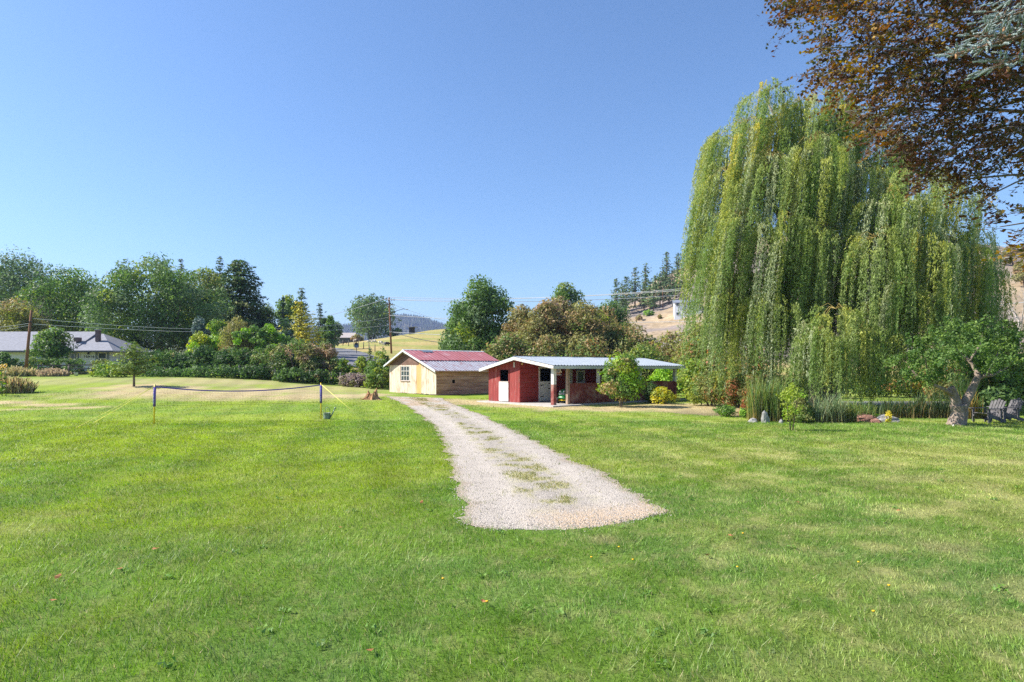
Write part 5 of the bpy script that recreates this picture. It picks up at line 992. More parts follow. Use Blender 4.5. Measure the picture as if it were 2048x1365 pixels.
def apple():
    bx, by = Gd(1914, 850); t = thing('apple_tree', 'old forked apple tree with a sawn-off stub on the right of the lawn', 'tree', (bx, by, 0)); rg = np.random.default_rng(5)
    def q(px, py, dd=0): p = P(px, py, by + dd); return (p.x - bx, dd, p.z)
    m = MB(); m.tube(*dense([(-.02, 0, -.15), (-.01, 0, .04), q(1917, 836), q(1919, 825), q(1917, 810)], [.44, .33, .29, .27, .30]), 22)
    m.tube(*dense([q(1915, 820), q(1911, 800), q(1905, 783), q(1901, 775)], [.20, .18, .155, .14]), 16)
    m.tube(*dense([q(1922, 818), q(1936, 796), q(1949, 770, .1), q(1956, 752, .2), q(1950, 735, .4), q(1930, 712, .6), q(1900, 690, .8)], [.19, .165, .14, .11, .085, .05, .02]), 14)
    m.tube([q(1953, 762, .2), q(1975, 748, .2), q(1990, 725, .1), q(1998, 695, .2)], [.07, .06, .045, .015], 7)
    m.tube([q(1908, 792), q(1885, 778, -.2), q(1860, 768, -.4), q(1832, 752, -.4), q(1815, 730, -.2)], [.10, .07, .055, .04, .015], 8)
    m.tube([q(1955, 755, .3), q(1985, 752, .5), q(2015, 735, .6), q(2040, 705, .6)], [.06, .05, .03, .012], 7)
    BARK_GREY = pm('apple_bark', [(.3, (.15, .11, .085)), (.7, (.34, .27, .22))], (12, 12, 4), rough=.95, bump=.9, bscale=(22, 22, 7)); m.tube([q(1940, 722, .4), q(1960, 690, .6), q(1965, 665, .7)], [.05, .035, .012], 6); m.tube([q(1870, 772, -.3), q(1855, 745, -.8), q(1850, 715, -1)], [.04, .03, .01], 6)
    tk = m.build('trunk', BARK_GREY, t); gnarl(tk, .035)
    B = [(1840, 715, -.3, .95), (1870, 690, .4, 1.05), (1905, 680, .8, 1.1), (1940, 690, .2, 1.1), (1975, 690, .7, 1.05), (2015, 700, .5, .9), (1830, 745, -.6, .6), (1865, 735, -1.0, .85), (1905, 728, -.9, .9), (1950, 715, -1.0, .8), (1995, 735, -.4, .75), (1900, 710, 1.6, 1.1), (1960, 700, 1.6, 1.0), (2035, 730, .4, .6), (1815, 720, .2, .55), (1885, 660, .4, .55), (1950, 662, .6, .6), (2000, 668, .5, .6), (1840, 685, .3, .5)]
    Cs, Ns, cl = [], [], []; pal = [((.055, .105, .026), 3), ((.085, .145, .034), 2.4), ((.13, .185, .04), 1.4), ((.035, .07, .02), .7)]
    for px, py, dd, r in B:
        c = np.array(q(px, py, dd)); nk = 12
        for k in range(nk):
            o = unit(rg.normal(size=(1, 3)))[0] * r * rg.uniform(.5, 1.2); o[2] *= .8; n = 54; dv = unit(rg.normal(size=(n, 3))); rr = r * .34 * rg.uniform(.5, 1.2)
            Cs.append(c + o + dv * rr * (.3 + .7 * rg.random((n, 1)))); Ns.append(dv * .7 + rg.normal(size=(n, 3)) * .7 + np.array([0, 0, .4])); cl.append((pick(pal, 1, rg) * .5 + pick(pal, n, rg) * .5) * rg.uniform(.7, 1.25, (n, 1)) * LG * .85)
    C = np.concatenate(Cs); n = len(C); V, Fc, k = leaf_geo(C, rg.uniform(.08, .13, n), rg.uniform(.05, .075, n), np.concatenate(Ns), None, True, rg, .15)
    np_obj('crown', V, Fc, LEAF, t, np.repeat(np.concatenate(cl), k, 0))
apple()
# --- hedge and bushes behind the apple tree and the willow
RH = [(2010, 34, 640, 120, [(OLV, 1), (YELG, 1.4), (MIDG, 1)], 'yellowing tall bush behind the garden chairs at the right edge'), (2070, 31, 655, 110, [(YELG, 1), (OLV, 1.2), (MIDG, 1)], 'olive bush cut by the right edge of the photo'), (1960, 40, 660, 110, [(DKG, 1), (MIDG, 1), (OLV, .6)], 'dark bush behind the apple crown'), (2000, 29.5, 772, 90, [(DKG, 2), (MIDG, 1)], 'low dark bush right behind the garden chairs'), (1840, 47, 735, 130, [(YELG, 1), (MIDG, 1), (RUST, .3)], 'sunlit bush seen under the willow right of its trunk'), (1740, 48, 745, 110, [(YELG, 1), (MIDG, 1.2)], 'sunlit bush seen under the middle of the willow'), (1620, 46, 720, 150, [(DKG, 1), (MIDG, 1), (OLV, .6)], 'shaded bush behind the willow trunk'), (1900, 45, 720, 110, [(OLV, 1), (MIDG, 1), (RUST, .5)], 'reddish bush seen through the fork of the apple tree')]
for i, (px, d, top, w, pal, lab) in enumerate(RH): plant('backdrop_bush', lab, 'shrub', px, d, top, w, pal, 'dome', .02, seed=200 + i, nclump=60, cov=2.3, group='bushes behind the pond', parts=BUSHP, dep=.5, leaf=.2, crad=.6, lump=.4)
bare('bare_tree', 'thin leafless white-barked tree on the slope right of the willow', 2036, 120, 540, 30, 9, flat('pale_bark', (.45, .40, .36)))

# --- pond edge: reeds, stones, small shrubs
def reeds(label, px, py, top, wpx, n, pal, seed, stiff=.18, name='reed_clump', dz=0.0, wid=.022):
    x, y = Gd(px, py); rg = np.random.default_rng(seed); Rr = wpx / 2 * y / F; H = (py - top) / F * y; z0 = tz(x, y)
    t = thing(name, label, 'reeds', (x, y, min(0, z0) + dz), 0, 'reeds round the pond')
    b = np.stack([rg.uniform(-1, 1, n) * Rr, rg.normal(0, .25, n) * min(Rr, .8), np.zeros(n)], 1); h = H * rg.uniform(.45, 1.05, n); dirv = unit(rg.normal(size=(n, 3)) * np.array([1, 1, 0]) + 1e-6)
    lean = h * np.abs(rg.normal(stiff, stiff * .7, n)); side = np.stack([-dirv[:, 1], dirv[:, 0], np.zeros(n)], 1); side = unit(side + rg.normal(0, .5, (n, 3)) * np.array([1, 1, 0])); w = wid * rg.uniform(.6, 1.3, n)
    V = []; 
    for f, ww in ((0, 1), (.35, .95), (.7, .7)):
        c = b + np.array([0, 0, 1.0]) * (h * (f - .12 * f ** 3 * lean / h))[:, None] + dirv * (lean * f ** 2)[:, None]; V += [c - side * (w * ww / 2)[:, None], c + side * (w * ww / 2)[:, None]]
    V.append(b + np.array([0, 0, 1.0]) * (h * .93)[:, None] + dirv * lean[:, None]); V = np.stack(V, 1).reshape(-1, 3); i = (np.arange(n) * 7)[:, None]
    Q = np.concatenate([i + np.array([[0, 1, 3, 2]]), i + np.array([[2, 3, 5, 4]])]); T = i + np.array([[4, 5, 6]])
    c = pick(pal, n, rg) * rg.uniform(.75, 1.25, (n, 1)); tan = np.array([.40, .26, .10]); dr = (rg.random((n, 1)) < .14)
    cv = np.stack([c * .45 + tan * .55, c * .45 + tan * .55] + [c * .95 + tan * .05] * 2 + [c * 1.1] * 3, 1); cv = np.where(dr[:, None, :], cv * .5 + tan * .5, cv)
    np_obj('blades', V, [Q, T], BLADE, t, cv.reshape(-1, 3))
RG = [((.16, .25, .07), 2), ((.24, .28, .08), 1), ((.14, .21, .10), 1), ((.26, .28, .05), .7)]
reeds('tall cattail clump with tan stems at the left end of the pond', 1530, 843, 742, 64, 620, RG, 1, .16); reeds('cattail clump next to the round evergreen, half hidden by the thin shrub', 1562, 844, 765, 40, 260, RG, 2, .18)
reeds('arching bluish reeds in front of the willow', 1655, 846, 778, 60, 330, [((.18, .25, .13), 2), ((.23, .27, .14), 1)], 3, .4); reeds('green reeds with tan stems left of the red stones', 1690, 845, 790, 44, 220, RG, 4, .25); reeds('thin reeds rising over the red stones', 1728, 843, 795, 40, 160, RG, 5, .2)
reeds('dark grassy clump on the pond bank left of the apple tree', 1805, 836, 788, 80, 420, [((.045, .085, .03), 2), ((.07, .11, .04), 1)], 6, .3); reeds('dark tall reeds directly behind the apple trunk', 1872, 836, 770, 90, 420, [((.04, .08, .03), 2), ((.08, .12, .05), 1)], 7, .25); reeds('tan and green reeds between the apple trunk and the chairs', 1940, 838, 775, 40, 200, [((.09, .14, .04), 1), ((.36, .24, .07), 1)], 8, .12); reeds('spiky iris leaves seen in the fork of the apple tree', 1925, 835, 740, 40, 200, [((.06, .12, .03), 2)], 9, .2)
ROCK = pm('grey_rock', [(.3, (.22, .21, .20)), (.7, (.40, .38, .36))], (5, 5, 5), rough=.95, bump=.6); REDROCK = pm('reddish_rock', [(.3, (.24, .11, .075)), (.7, (.40, .22, .16))], (5, 5, 5), rough=.95, bump=.6)
def rock(label, px, py, w, h, mat, seed, dep=.8, flat_top=False, name='rock', dy=0):
    x, y = Gd(px, py); y += dy; x = X(px, y); rg = random.Random(seed); W_ = w * y / F / 2; H_ = h * y / F; t = thing(name, label, 'rock', (x, y, max(-.05, tz(x, y))), rg.uniform(-.4, .4), 'stones round the pond'); vs = []; n, k = 10, 5
    for j in range(k + 1):
        f = j / k; r = math.sqrt(max(0, 1 - (f ** (5 if flat_top else 2.2)))) if j < k else .0
        for i in range(n):
            a = 2 * math.pi * i / n; q = (1 + .28 * (rg.random() - .5)); vs.append((W_ * r * q * math.cos(a), W_ * dep * r * q * math.sin(a), -.08 + (H_ + .08) * f * (1 + .1 * (rg.random() - .5))))
    fs = [(j * n + i, j * n + (i + 1) % n, (j + 1) * n + (i + 1) % n, (j + 1) * n + i) for j in range(k) for i in range(n)]
    MB().add(vs, fs).build('stone', mat, t)
rock('tall pale grey weathered post-like stone among the cattails', 1529, 846, 13, 25, ROCK, 1, .8, True); rock('smaller grey upright stone right of the tall pale one', 1536, 846, 7, 14, ROCK, 2, .8, True); rock('low pale stone at the left end of the pond bed', 1506, 845, 20, 9, ROCK, 3); rock('small grey stone between the cattails and the thin shrub', 1562, 847, 10, 9, ROCK, 4)
rock('flat reddish slab above the reeds', 1728, 843, 46, 16, REDROCK, 5, .8, True); rock('long grey sloping slab right of the red slab', 1768, 843, 56, 14, ROCK, 6, .9); rock('low red stone at the lawn edge left of the yellow plant', 1752, 846, 26, 9, REDROCK, 7); rock('flat grey slab at the back of the pond', 1835, 835, 60, 6, ROCK, 8, .6, True, dy=3.5)
rock('small white stone at the foot of the apple trunk', 1907, 853, 6, 4, flat('white_stone', (.7, .68, .62)), 9); rock('white stone by the gate at the back of the lawn', 152, 752, 7, 6, flat('white_block', (.7, .7, .7)), 10, name='rock') if False else None
t = thing('white_bucket', 'small white bucket on the bare earth by the gate', 'bucket', (X(152, 64.3), 64.3, tz(X(152, 64.3), 64.3))); MB().lathe([(0, 0), (.15, 0), (.19, .34), (.2, .36), (.17, .36), (.13, .03)], 12).build('body', WHITE, t); MB().tube([(.19 * math.cos(a), -.02, .34 + .1 * math.sin(a)) for a in np.linspace(0, math.pi, 8)], .008, 4).build('handle', IRON, t)
def gplant(name, label, cat, px, py, top, wpx, pal, prof, seed, leaf, **k):
    x, y = Gd(px, py); return plant(name, label, cat, px, y, top, wpx, pal, prof, k.pop('trunk', .03), seed=seed, leaf=leaf, parts=BUSHP, x=x, **k)
gplant('juniper', 'low spreading juniper left of the cattails, larger one', 'shrub', 1452, 834, 811, 44, [(LIME, 1), (MIDG, 1.6)], 'vase', 1, .09, nclump=40, crad=.16, cov=2.0); gplant('bush', 'green and russet bush filling the gap left of the cattails', 'shrub', 1420, 812, 742, 90, [(MIDG, 1.4), (YELG, 1), (OLV, 1), (RUST, .25)], 'dome', 11, .15, nclump=50, cov=2.2); gplant('bush', 'low russet bush behind the cattails and the junipers', 'shrub', 1478, 816, 752, 70, [(OLV, 1.4), (MIDG, 1), (RUST, .5)], 'dome', 12, .14, nclump=45, cov=2.2); gplant('juniper', 'smaller juniper touching the cattail clump', 'shrub', 1489, 836, 816, 28, [(LIME, 1), (MIDG, 1.6)], 'vase', 2, .09, nclump=30, crad=.14, cov=2.0)
gplant('dwarf_spruce', 'dense olive-green conical dwarf spruce at the pond edge', 'shrub', 1602, 846, 784, 50, [(OLV, 2), (MIDG, 1.2)], 'cone', 3, .07, nclump=110, cov=3.4, crad=.16, hollow=.75)
gplant('thin_shrub', 'thin yellow-green shrub standing out on the lawn in front of the pond', 'shrub', 1583, 862, 768, 52, [(YELG, 2), (LIME, 1)], 'vase', 4, .075, nclump=50, cov=.55, crad=.17, tr=.018, quad=True)
gplant('dry_shrub', 'brownish twiggy shrub left of the red slab', 'shrub', 1681, 845, 806, 30, [(BRN, 1), (OLV, 1), (PINKB, .6)], 'dome', 5, .06, nclump=25, cov=1.5, crad=.16); gplant('goldenrod', 'small yellow-leaved plant in front of the grey slab', 'plant', 1776, 846, 822, 17, [(GOLD, 2), (YELG, 1)], 'vase', 6, .07, nclump=14, cov=1.0, crad=.09); gplant('leafy_plant', 'small yellow-green broad-leaved plant on the red stone', 'plant', 1752, 843, 827, 20, [(YELG, 1), (LIME, 1)], 'dome', 7, .10, nclump=8, cov=1.0, crad=.11)
gplant('red_shrub', 'reddish-leaved shrub behind the cattails', 'shrub', 1500, 822, 742, 40, [(RUST, 1), (OLV, 1), (MIDG, .6)], 'dome', 8, .10, nclump=30, cov=1.4)
# --- left edge: sunflowers, dry weeds
def drygrass(label, px, d, top, wpx, n, pal, seed, dep=1.0, name='dry_weeds'):
    x = X(px, d); rg = np.random.default_rng(seed); z0 = tz(x, d); H = CAMH + (HY - top) / F * d - z0; Rr = wpx / 2 * d / F; t = thing(name, label, 'weeds', (x, d, z0), 0, 'dry weeds at the far left')
    a = rg.uniform(0, 6.28, n); r = np.sqrt(rg.random(n)); b = np.stack([np.cos(a) * r * Rr, np.sin(a) * r * Rr * dep, np.zeros(n)], 1); b[:, 2] = terrain(b[:, 0] + x, b[:, 1] + d) - z0 - .02
    h = H * (1 - .55 * r ** 2) * rg.uniform(.45, 1.1, n); l = rg.normal(0, .22, (n, 3)) * h[:, None] + np.stack([np.cos(a) * r, np.sin(a) * r, 0 * a], 1) * .25 * h[:, None]; l[:, 2] = 0; w = .0011 * d; s = unit(rg.normal(size=(n, 3)) * np.array([1, 1, .1])) * w
    tip = b + np.array([0, 0, 1.0]) * h[:, None] + l; V = np.stack([b - s, b + s, tip + s * .7, tip - s * .7], 1).reshape(-1, 3)
    c = pick(pal, n, rg) * rg.uniform(.7, 1.3, (n, 1)); np_obj('stalks', V, np.arange(4 * n).reshape(-1, 4), BLADE, t, np.repeat(c, 4, 0))
TANS = [((.50, .41, .23), 2), ((.40, .34, .17), 1), ((.28, .28, .11), 1.4)]
drygrass('tan weeds below the leaning pole at the left', 35, 63.5, 732, 74, 900, TANS, 1, .5); drygrass('pinkish dry weeds in front of the grey rail fence', 105, 63.5, 736, 60, 800, [((.46, .36, .25), 2), ((.38, .31, .19), 1)], 2, .5); drygrass('loose orange and tan grass clump on the lawn at the left edge', 22, 44, 752, 82, 1300, TANS + [((.50, .30, .14), .5)], 3, .6); drygrass('thin dry weeds at the foot of the thicket right of the drive', 950, 55, 770, 30, 200, TANS, 4, .5) if False else None
PET = flat('yellow_petals', (.75, .46, .015), rough=.6); SDK = flat('sunflower_disc', (.06, .03, .015)); STEMG = flat('green_stem', (.08, .13, .03))
for i, (px, py, r, lab) in enumerate([(2, 733, .15, 'upper left sunflower head at the left edge'), (10, 732, .16, 'upper right sunflower at the left edge, largest'), (1, 741, .13, 'middle sunflower at the left edge'), (2, 750, .13, 'lowest sunflower at the left edge'), (-14, 738, .15, 'sunflower half hidden outside the left edge')]):
    d = 41 + .3 * i; p = P(px, py, d); z0 = tz(p.x, d); t = thing('sunflower', lab, 'flower', (p.x, d, z0), 0, 'sunflowers'); h = p.z - z0; rot = Matrix.Rotation(1.15, 3, 'X') @ Matrix.Rotation(.2 * (i - 2), 3, 'Y')
    MB().tube([(0, .1, 0), (.02, .08, h * .6), (0, 0, h)], [.018, .015, .012], 5).build('stem', STEMG, t); m = MB()
    for k in range(16):
        a = 2 * math.pi * k / 16; c, s = math.cos(a), math.sin(a); pr = lambda q, w, z: rot @ Vector((q * c - w * s, q * s + w * c, z)) + Vector((0, 0, h))
        m.quad(pr(r * .4, 0, 0), pr(r * .8, r * .17, .01), pr(r * 1.25, 0, -.01), pr(r * .8, -r * .17, .01))
    m.build('petals', PET, t); MB().lathe([(0, .035), (r * .35, .025), (r * .48, -.005), (0, -.02)], 12, (0, 0, h), rot).build('disc', SDK, t)
    V, Fc, k = leaf_geo(np.stack([R.normal(0, .16, 12), R.normal(0, .12, 12), R.uniform(.2, .9, 12) * h], 1), .24, .18, None, None, True); np_obj('leaves', V, Fc, LEAF, t, np.repeat(pick([(MIDG, 1), (LIME, .4)], 12, R), 4, 0))

# ------------------------------------------------------------------ copper beech reaching in from the right, blue spruce bough
def inpoly(px, py, poly):
    r = np.zeros(len(px), bool); n = len(poly)
    for i in range(n):
        x1, y1 = poly[i]; x2, y2 = poly[(i + 1) % n]
        c = ((y1 > py) != (y2 > py)) & (px < (x2 - x1) * (py - y1) / (y2 - y1 + 1e-9) + x1); r ^= c
    return r
def beech():
    rg = np.random.default_rng(21); bx, by = 13.2, 12.2; t = thing('copper_beech', 'copper beech with bronze and dark purple leaves hanging in from the top right', 'tree', (bx, by, 0)); base = np.array([bx, by, 0.])
    poly = [(1535, -10), (1600, 22), (1560, 52), (1618, 58), (1660, 75), (1640, 120), (1585, 152), (1630, 165), (1690, 170), (1665, 200), (1700, 240), (1760, 285), (1820, 300), (1850, 372), (1890, 350), (1935, 378), (1985, 392), (2025, 376), (2048, 372), (2200, 330), (2330, 200), (2380, -60), (2250, -220), (1950, -240), (1700, -150)]
    poly2 = [(1985, 455), (2010, 425), (2048, 405), (2150, 395), (2230, 440), (2160, 475), (2048, 468)]; poly3 = [(2015, 505), (2048, 478), (2160, 470), (2160, 515), (2048, 512)]
    def samp(pl, n):
        a = np.array(pl, float); lo, hi = a.min(0), a.max(0); o = np.zeros((0, 2))
        while len(o) < n:
            q = rg.uniform(lo, hi, (n * 2, 2)); o = np.concatenate([o, q[inpoly(q[:, 0], q[:, 1], pl)]])
        return o[:n]
    S = samp(poly, 5200); den = fbm(S[:, 0] / 95, S[:, 1] / 70, 61, 3); S = S[(den + .22 * smooth(1560, 1950, S[:, 0]) - .20 * smooth(150, 360, S[:, 1])) > .43 + .1 * rg.random(len(S))]
    dS = rg.uniform(9.3, 13.8, len(S)); S2 = samp(poly2, 34); S3 = samp(poly3, 16); dS2 = rg.uniform(8.0, 9.3, len(S2)); dS3 = rg.uniform(8.0, 9.0, len(S3))
    S = np.concatenate([S, S2, S3]); d = np.concatenate([dS, dS2, dS3]); C = np.stack([(S[:, 0] - CX) / F * d, d, CAMH + (HY - S[:, 1]) / F * d], 1)
    m = MB(); m.tube([(0, 0, -.3), (0, 0, .3), (-.1, 0, 3), (-.3, 0, 6), (-.4, .1, 9.5), (-.5, .1, 12)], [.62, .45, .38, .30, .2, .08], 12)
    ends = [(1560, 20, 10.5), (1600, 150, 11.0), (1690, 220, 10.5), (1780, 290, 11.5), (1880, 370, 10.5), (1980, 385, 10), (2000, 455, 8.6), (2030, 508, 8.6), (1700, 60, 12.5), (1830, 120, 11), (1900, 230, 12.5), (1760, -60, 11.5), (1950, 40, 10), (2080, 250, 9.5), (1860, -150, 12), (1640, 90, 9.5)]
    LP = []
    for px, py, dd in ends:
        e = np.array(P(px, py, dd)); s = np.array([bx - .25, by, max(2.6, min(9.5, e[2] - .9))]); k = np.linspace(0, 1, 9)[:, None]
        pth = s + (e - s) * k + np.array([0, 0, 1.0]) * (.7 * np.sin(np.pi * k) + rg.normal(0, .05, (9, 1)))+ rg.normal(0, .10, (9, 3)) * k * (1 - k) * 3
        m.tube([tuple(q - base) for q in pth], list(np.linspace(.055, .008, 9)), 6); LP.append(pth[2:])
    LP = np.concatenate(LP); tw = MB(); Cs, As, Ns, cl = [], [], [], []
    pal = [((.050, .026, .022), 2.4), ((.12, .048, .024), 1.4), ((.070, .078, .022), 1.6), ((.20, .09, .018), .5)]; pal2 = [((.19, .085, .024), 1.8), ((.30, .16, .022), 1.4), ((.42, .27, .028), .8), ((.07, .03, .022), .8), ((.12, .13, .03), .9)]
    for c in C:
        j = np.argmin(((LP - c) ** 2).sum(1)); s = LP[j]; v = c - s; Lv = np.linalg.norm(v)
        if Lv > .15 and rg.random() < .12: tw.tube([tuple(s - base), tuple((s + c) / 2 - base + np.array([0, 0, .06])), tuple(c - base)], [.007, .0055, .004], 3, False)
        dr = np.array([-1.0, 0, -.35]) * .7 + v / (Lv + .2) * .5 + rg.normal(0, .35, 3); dr /= np.linalg.norm(dr); L = rg.uniform(.28, .6); n = rg.integers(8, 15)
        tw.tube([tuple(c - base), tuple(c + dr * L - base)], [.0045, .0025], 3, False)
        k = np.linspace(.05, 1, n); sg = np.where(np.arange(n) % 2 == 0, 1, -1)[:, None]; upn = np.array([0, 0, 1.0]) + rg.normal(0, .35, 3); sd_ = np.cross(dr, upn); sd_ /= np.linalg.norm(sd_)
        A = dr * .55 + sd_ * sg * .9 + rg.normal(0, .22, (n, 3)) + np.array([0, 0, -.18]); Cs.append(c + dr * L * k[:, None] + unit(A) * .038 + rg.normal(0, .012, (n, 3))); As.append(A); Ns.append(upn + rg.normal(0, .5, (n, 3)))
        tone = float(fbm(np.array([c[0] * 1.3]), np.array([c[2] * 1.3 + c[1]]), 65, 3)[0]); b = pick(pal if tone < .52 else pal2, 1, rg); cl.append((b * .65 + pick(pal, n, rg) * .35) * rg.uniform(.7, 1.4, (n, 1)))
    CC = np.concatenate(Cs) - base; n = len(CC); V, Fc, k = leaf_geo(CC, rg.uniform(.065, .098, n), rg.uniform(.040, .060, n), np.concatenate(Ns), np.concatenate(As), True, rg, .12)
    np_obj('crown', V, Fc, LEAF, t, np.repeat(np.concatenate(cl), k, 0)); m.build('trunk', BARK_GREY, t); tag(tw.build('twigs', BARK, t), kind='stuff'); print('beech leaves', n)
beech()
def spruce_bough():
    rg = np.random.default_rng(31); bx, by = 9.6, 9.0; t = thing('blue_spruce', 'silvery blue spruce bough with cones at the top right corner', 'tree', (bx, by, 0)); base = np.array([bx, by, 0.])
    MB().tube([(0, 0, -.2), (0, 0, 4), (0, 0, 12)], [.32, .26, .08], 10).build('trunk', BARK, t)
    m = MB(); Cs, As, Ns, cl = [], [], [], []; shoots = []
    for a, b, r in (((2190, 20, 8.6), (1912, 108, 8.0), .030), ((2190, -30, 8.6), (1990, 40, 8.2), .025), ((2200, 60, 8.6), (1985, 135, 8.1), .025), ((2190, -80, 8.7), (2030, -10, 8.3), .022), ((2180, 40, 8.6), (1950, 75, 8.2), .02)):
        a = np.array(P(*a)); b = np.array(P(*b)); s0 = base + np.array([0, 0, a[2] + .1]); m.tube([tuple(s0 - base), tuple(a - base), tuple((a + b) / 2 - base - np.array([0, 0, .05])), tuple(b - base)], [r * 1.4, r, r * .7, .008], 6)
        ax = unit((b - a)[None])[0]; sd_ = np.cross(ax, [0, 0, 1]); sd_ /= np.linalg.norm(sd_)
        for k in range(85):
            f = rg.random() ** .8; p = a + (b - a) * f + rg.normal(0, .03, 3); dv = ax * rg.uniform(.3, 1) + sd_ * rg.choice([-1, 1]) * rg.uniform(.3, 1) + np.array([0, 0, rg.normal(.15, .35)]); dv /= np.linalg.norm(dv); st = p + dv * rg.uniform(0, .22); shoots.append((st, dv, rg.uniform(.09, .17)))
            m.tube([tuple(p - base), tuple(st - base)], [.006, .004], 4, False)
    for st, dv, L in shoots:
        n = 120; f = rg.random(n); ra = rg.normal(size=(n, 3)); ra = unit(ra - dv * (ra @ dv)[:, None]); A = ra * .9 + dv * .75; Cs.append(st + dv * (f * L)[:, None] + unit(A) * .012); As.append(A); Ns.append(ra + rg.normal(0, .3, (n, 3))); cl.append(np.array([.36, .43, .42]) * rg.uniform(.65, 1.25, (n, 1)))
    C = np.concatenate(Cs) - base; n = len(C); V, Fc, k = leaf_geo(C, .030, .0095, np.concatenate(Ns), np.concatenate(As), False, rg); np_obj('needles', V, Fc, NEEDLE, t, np.repeat(np.concatenate(cl), k, 0)); m.build('boughs', BARK_RED, t)
    CONE = pm('tan_cone', [(.3, (.30, .15, .07)), (.7, (.46, .27, .14))], (60, 60, 60), rough=.9)
    for px, py, dd in ((1913, 106, 7.95), (2016, 132, 8.0), (2008, 54, 8.15)):
        p = np.array(P(px, py, dd)) - base; MB().lathe([(0, .0), (.013, -.01), (.018, -.035), (.015, -.065), (0, -.08)], 9, tuple(p)).build('cone', CONE, t)
spruce_bough()

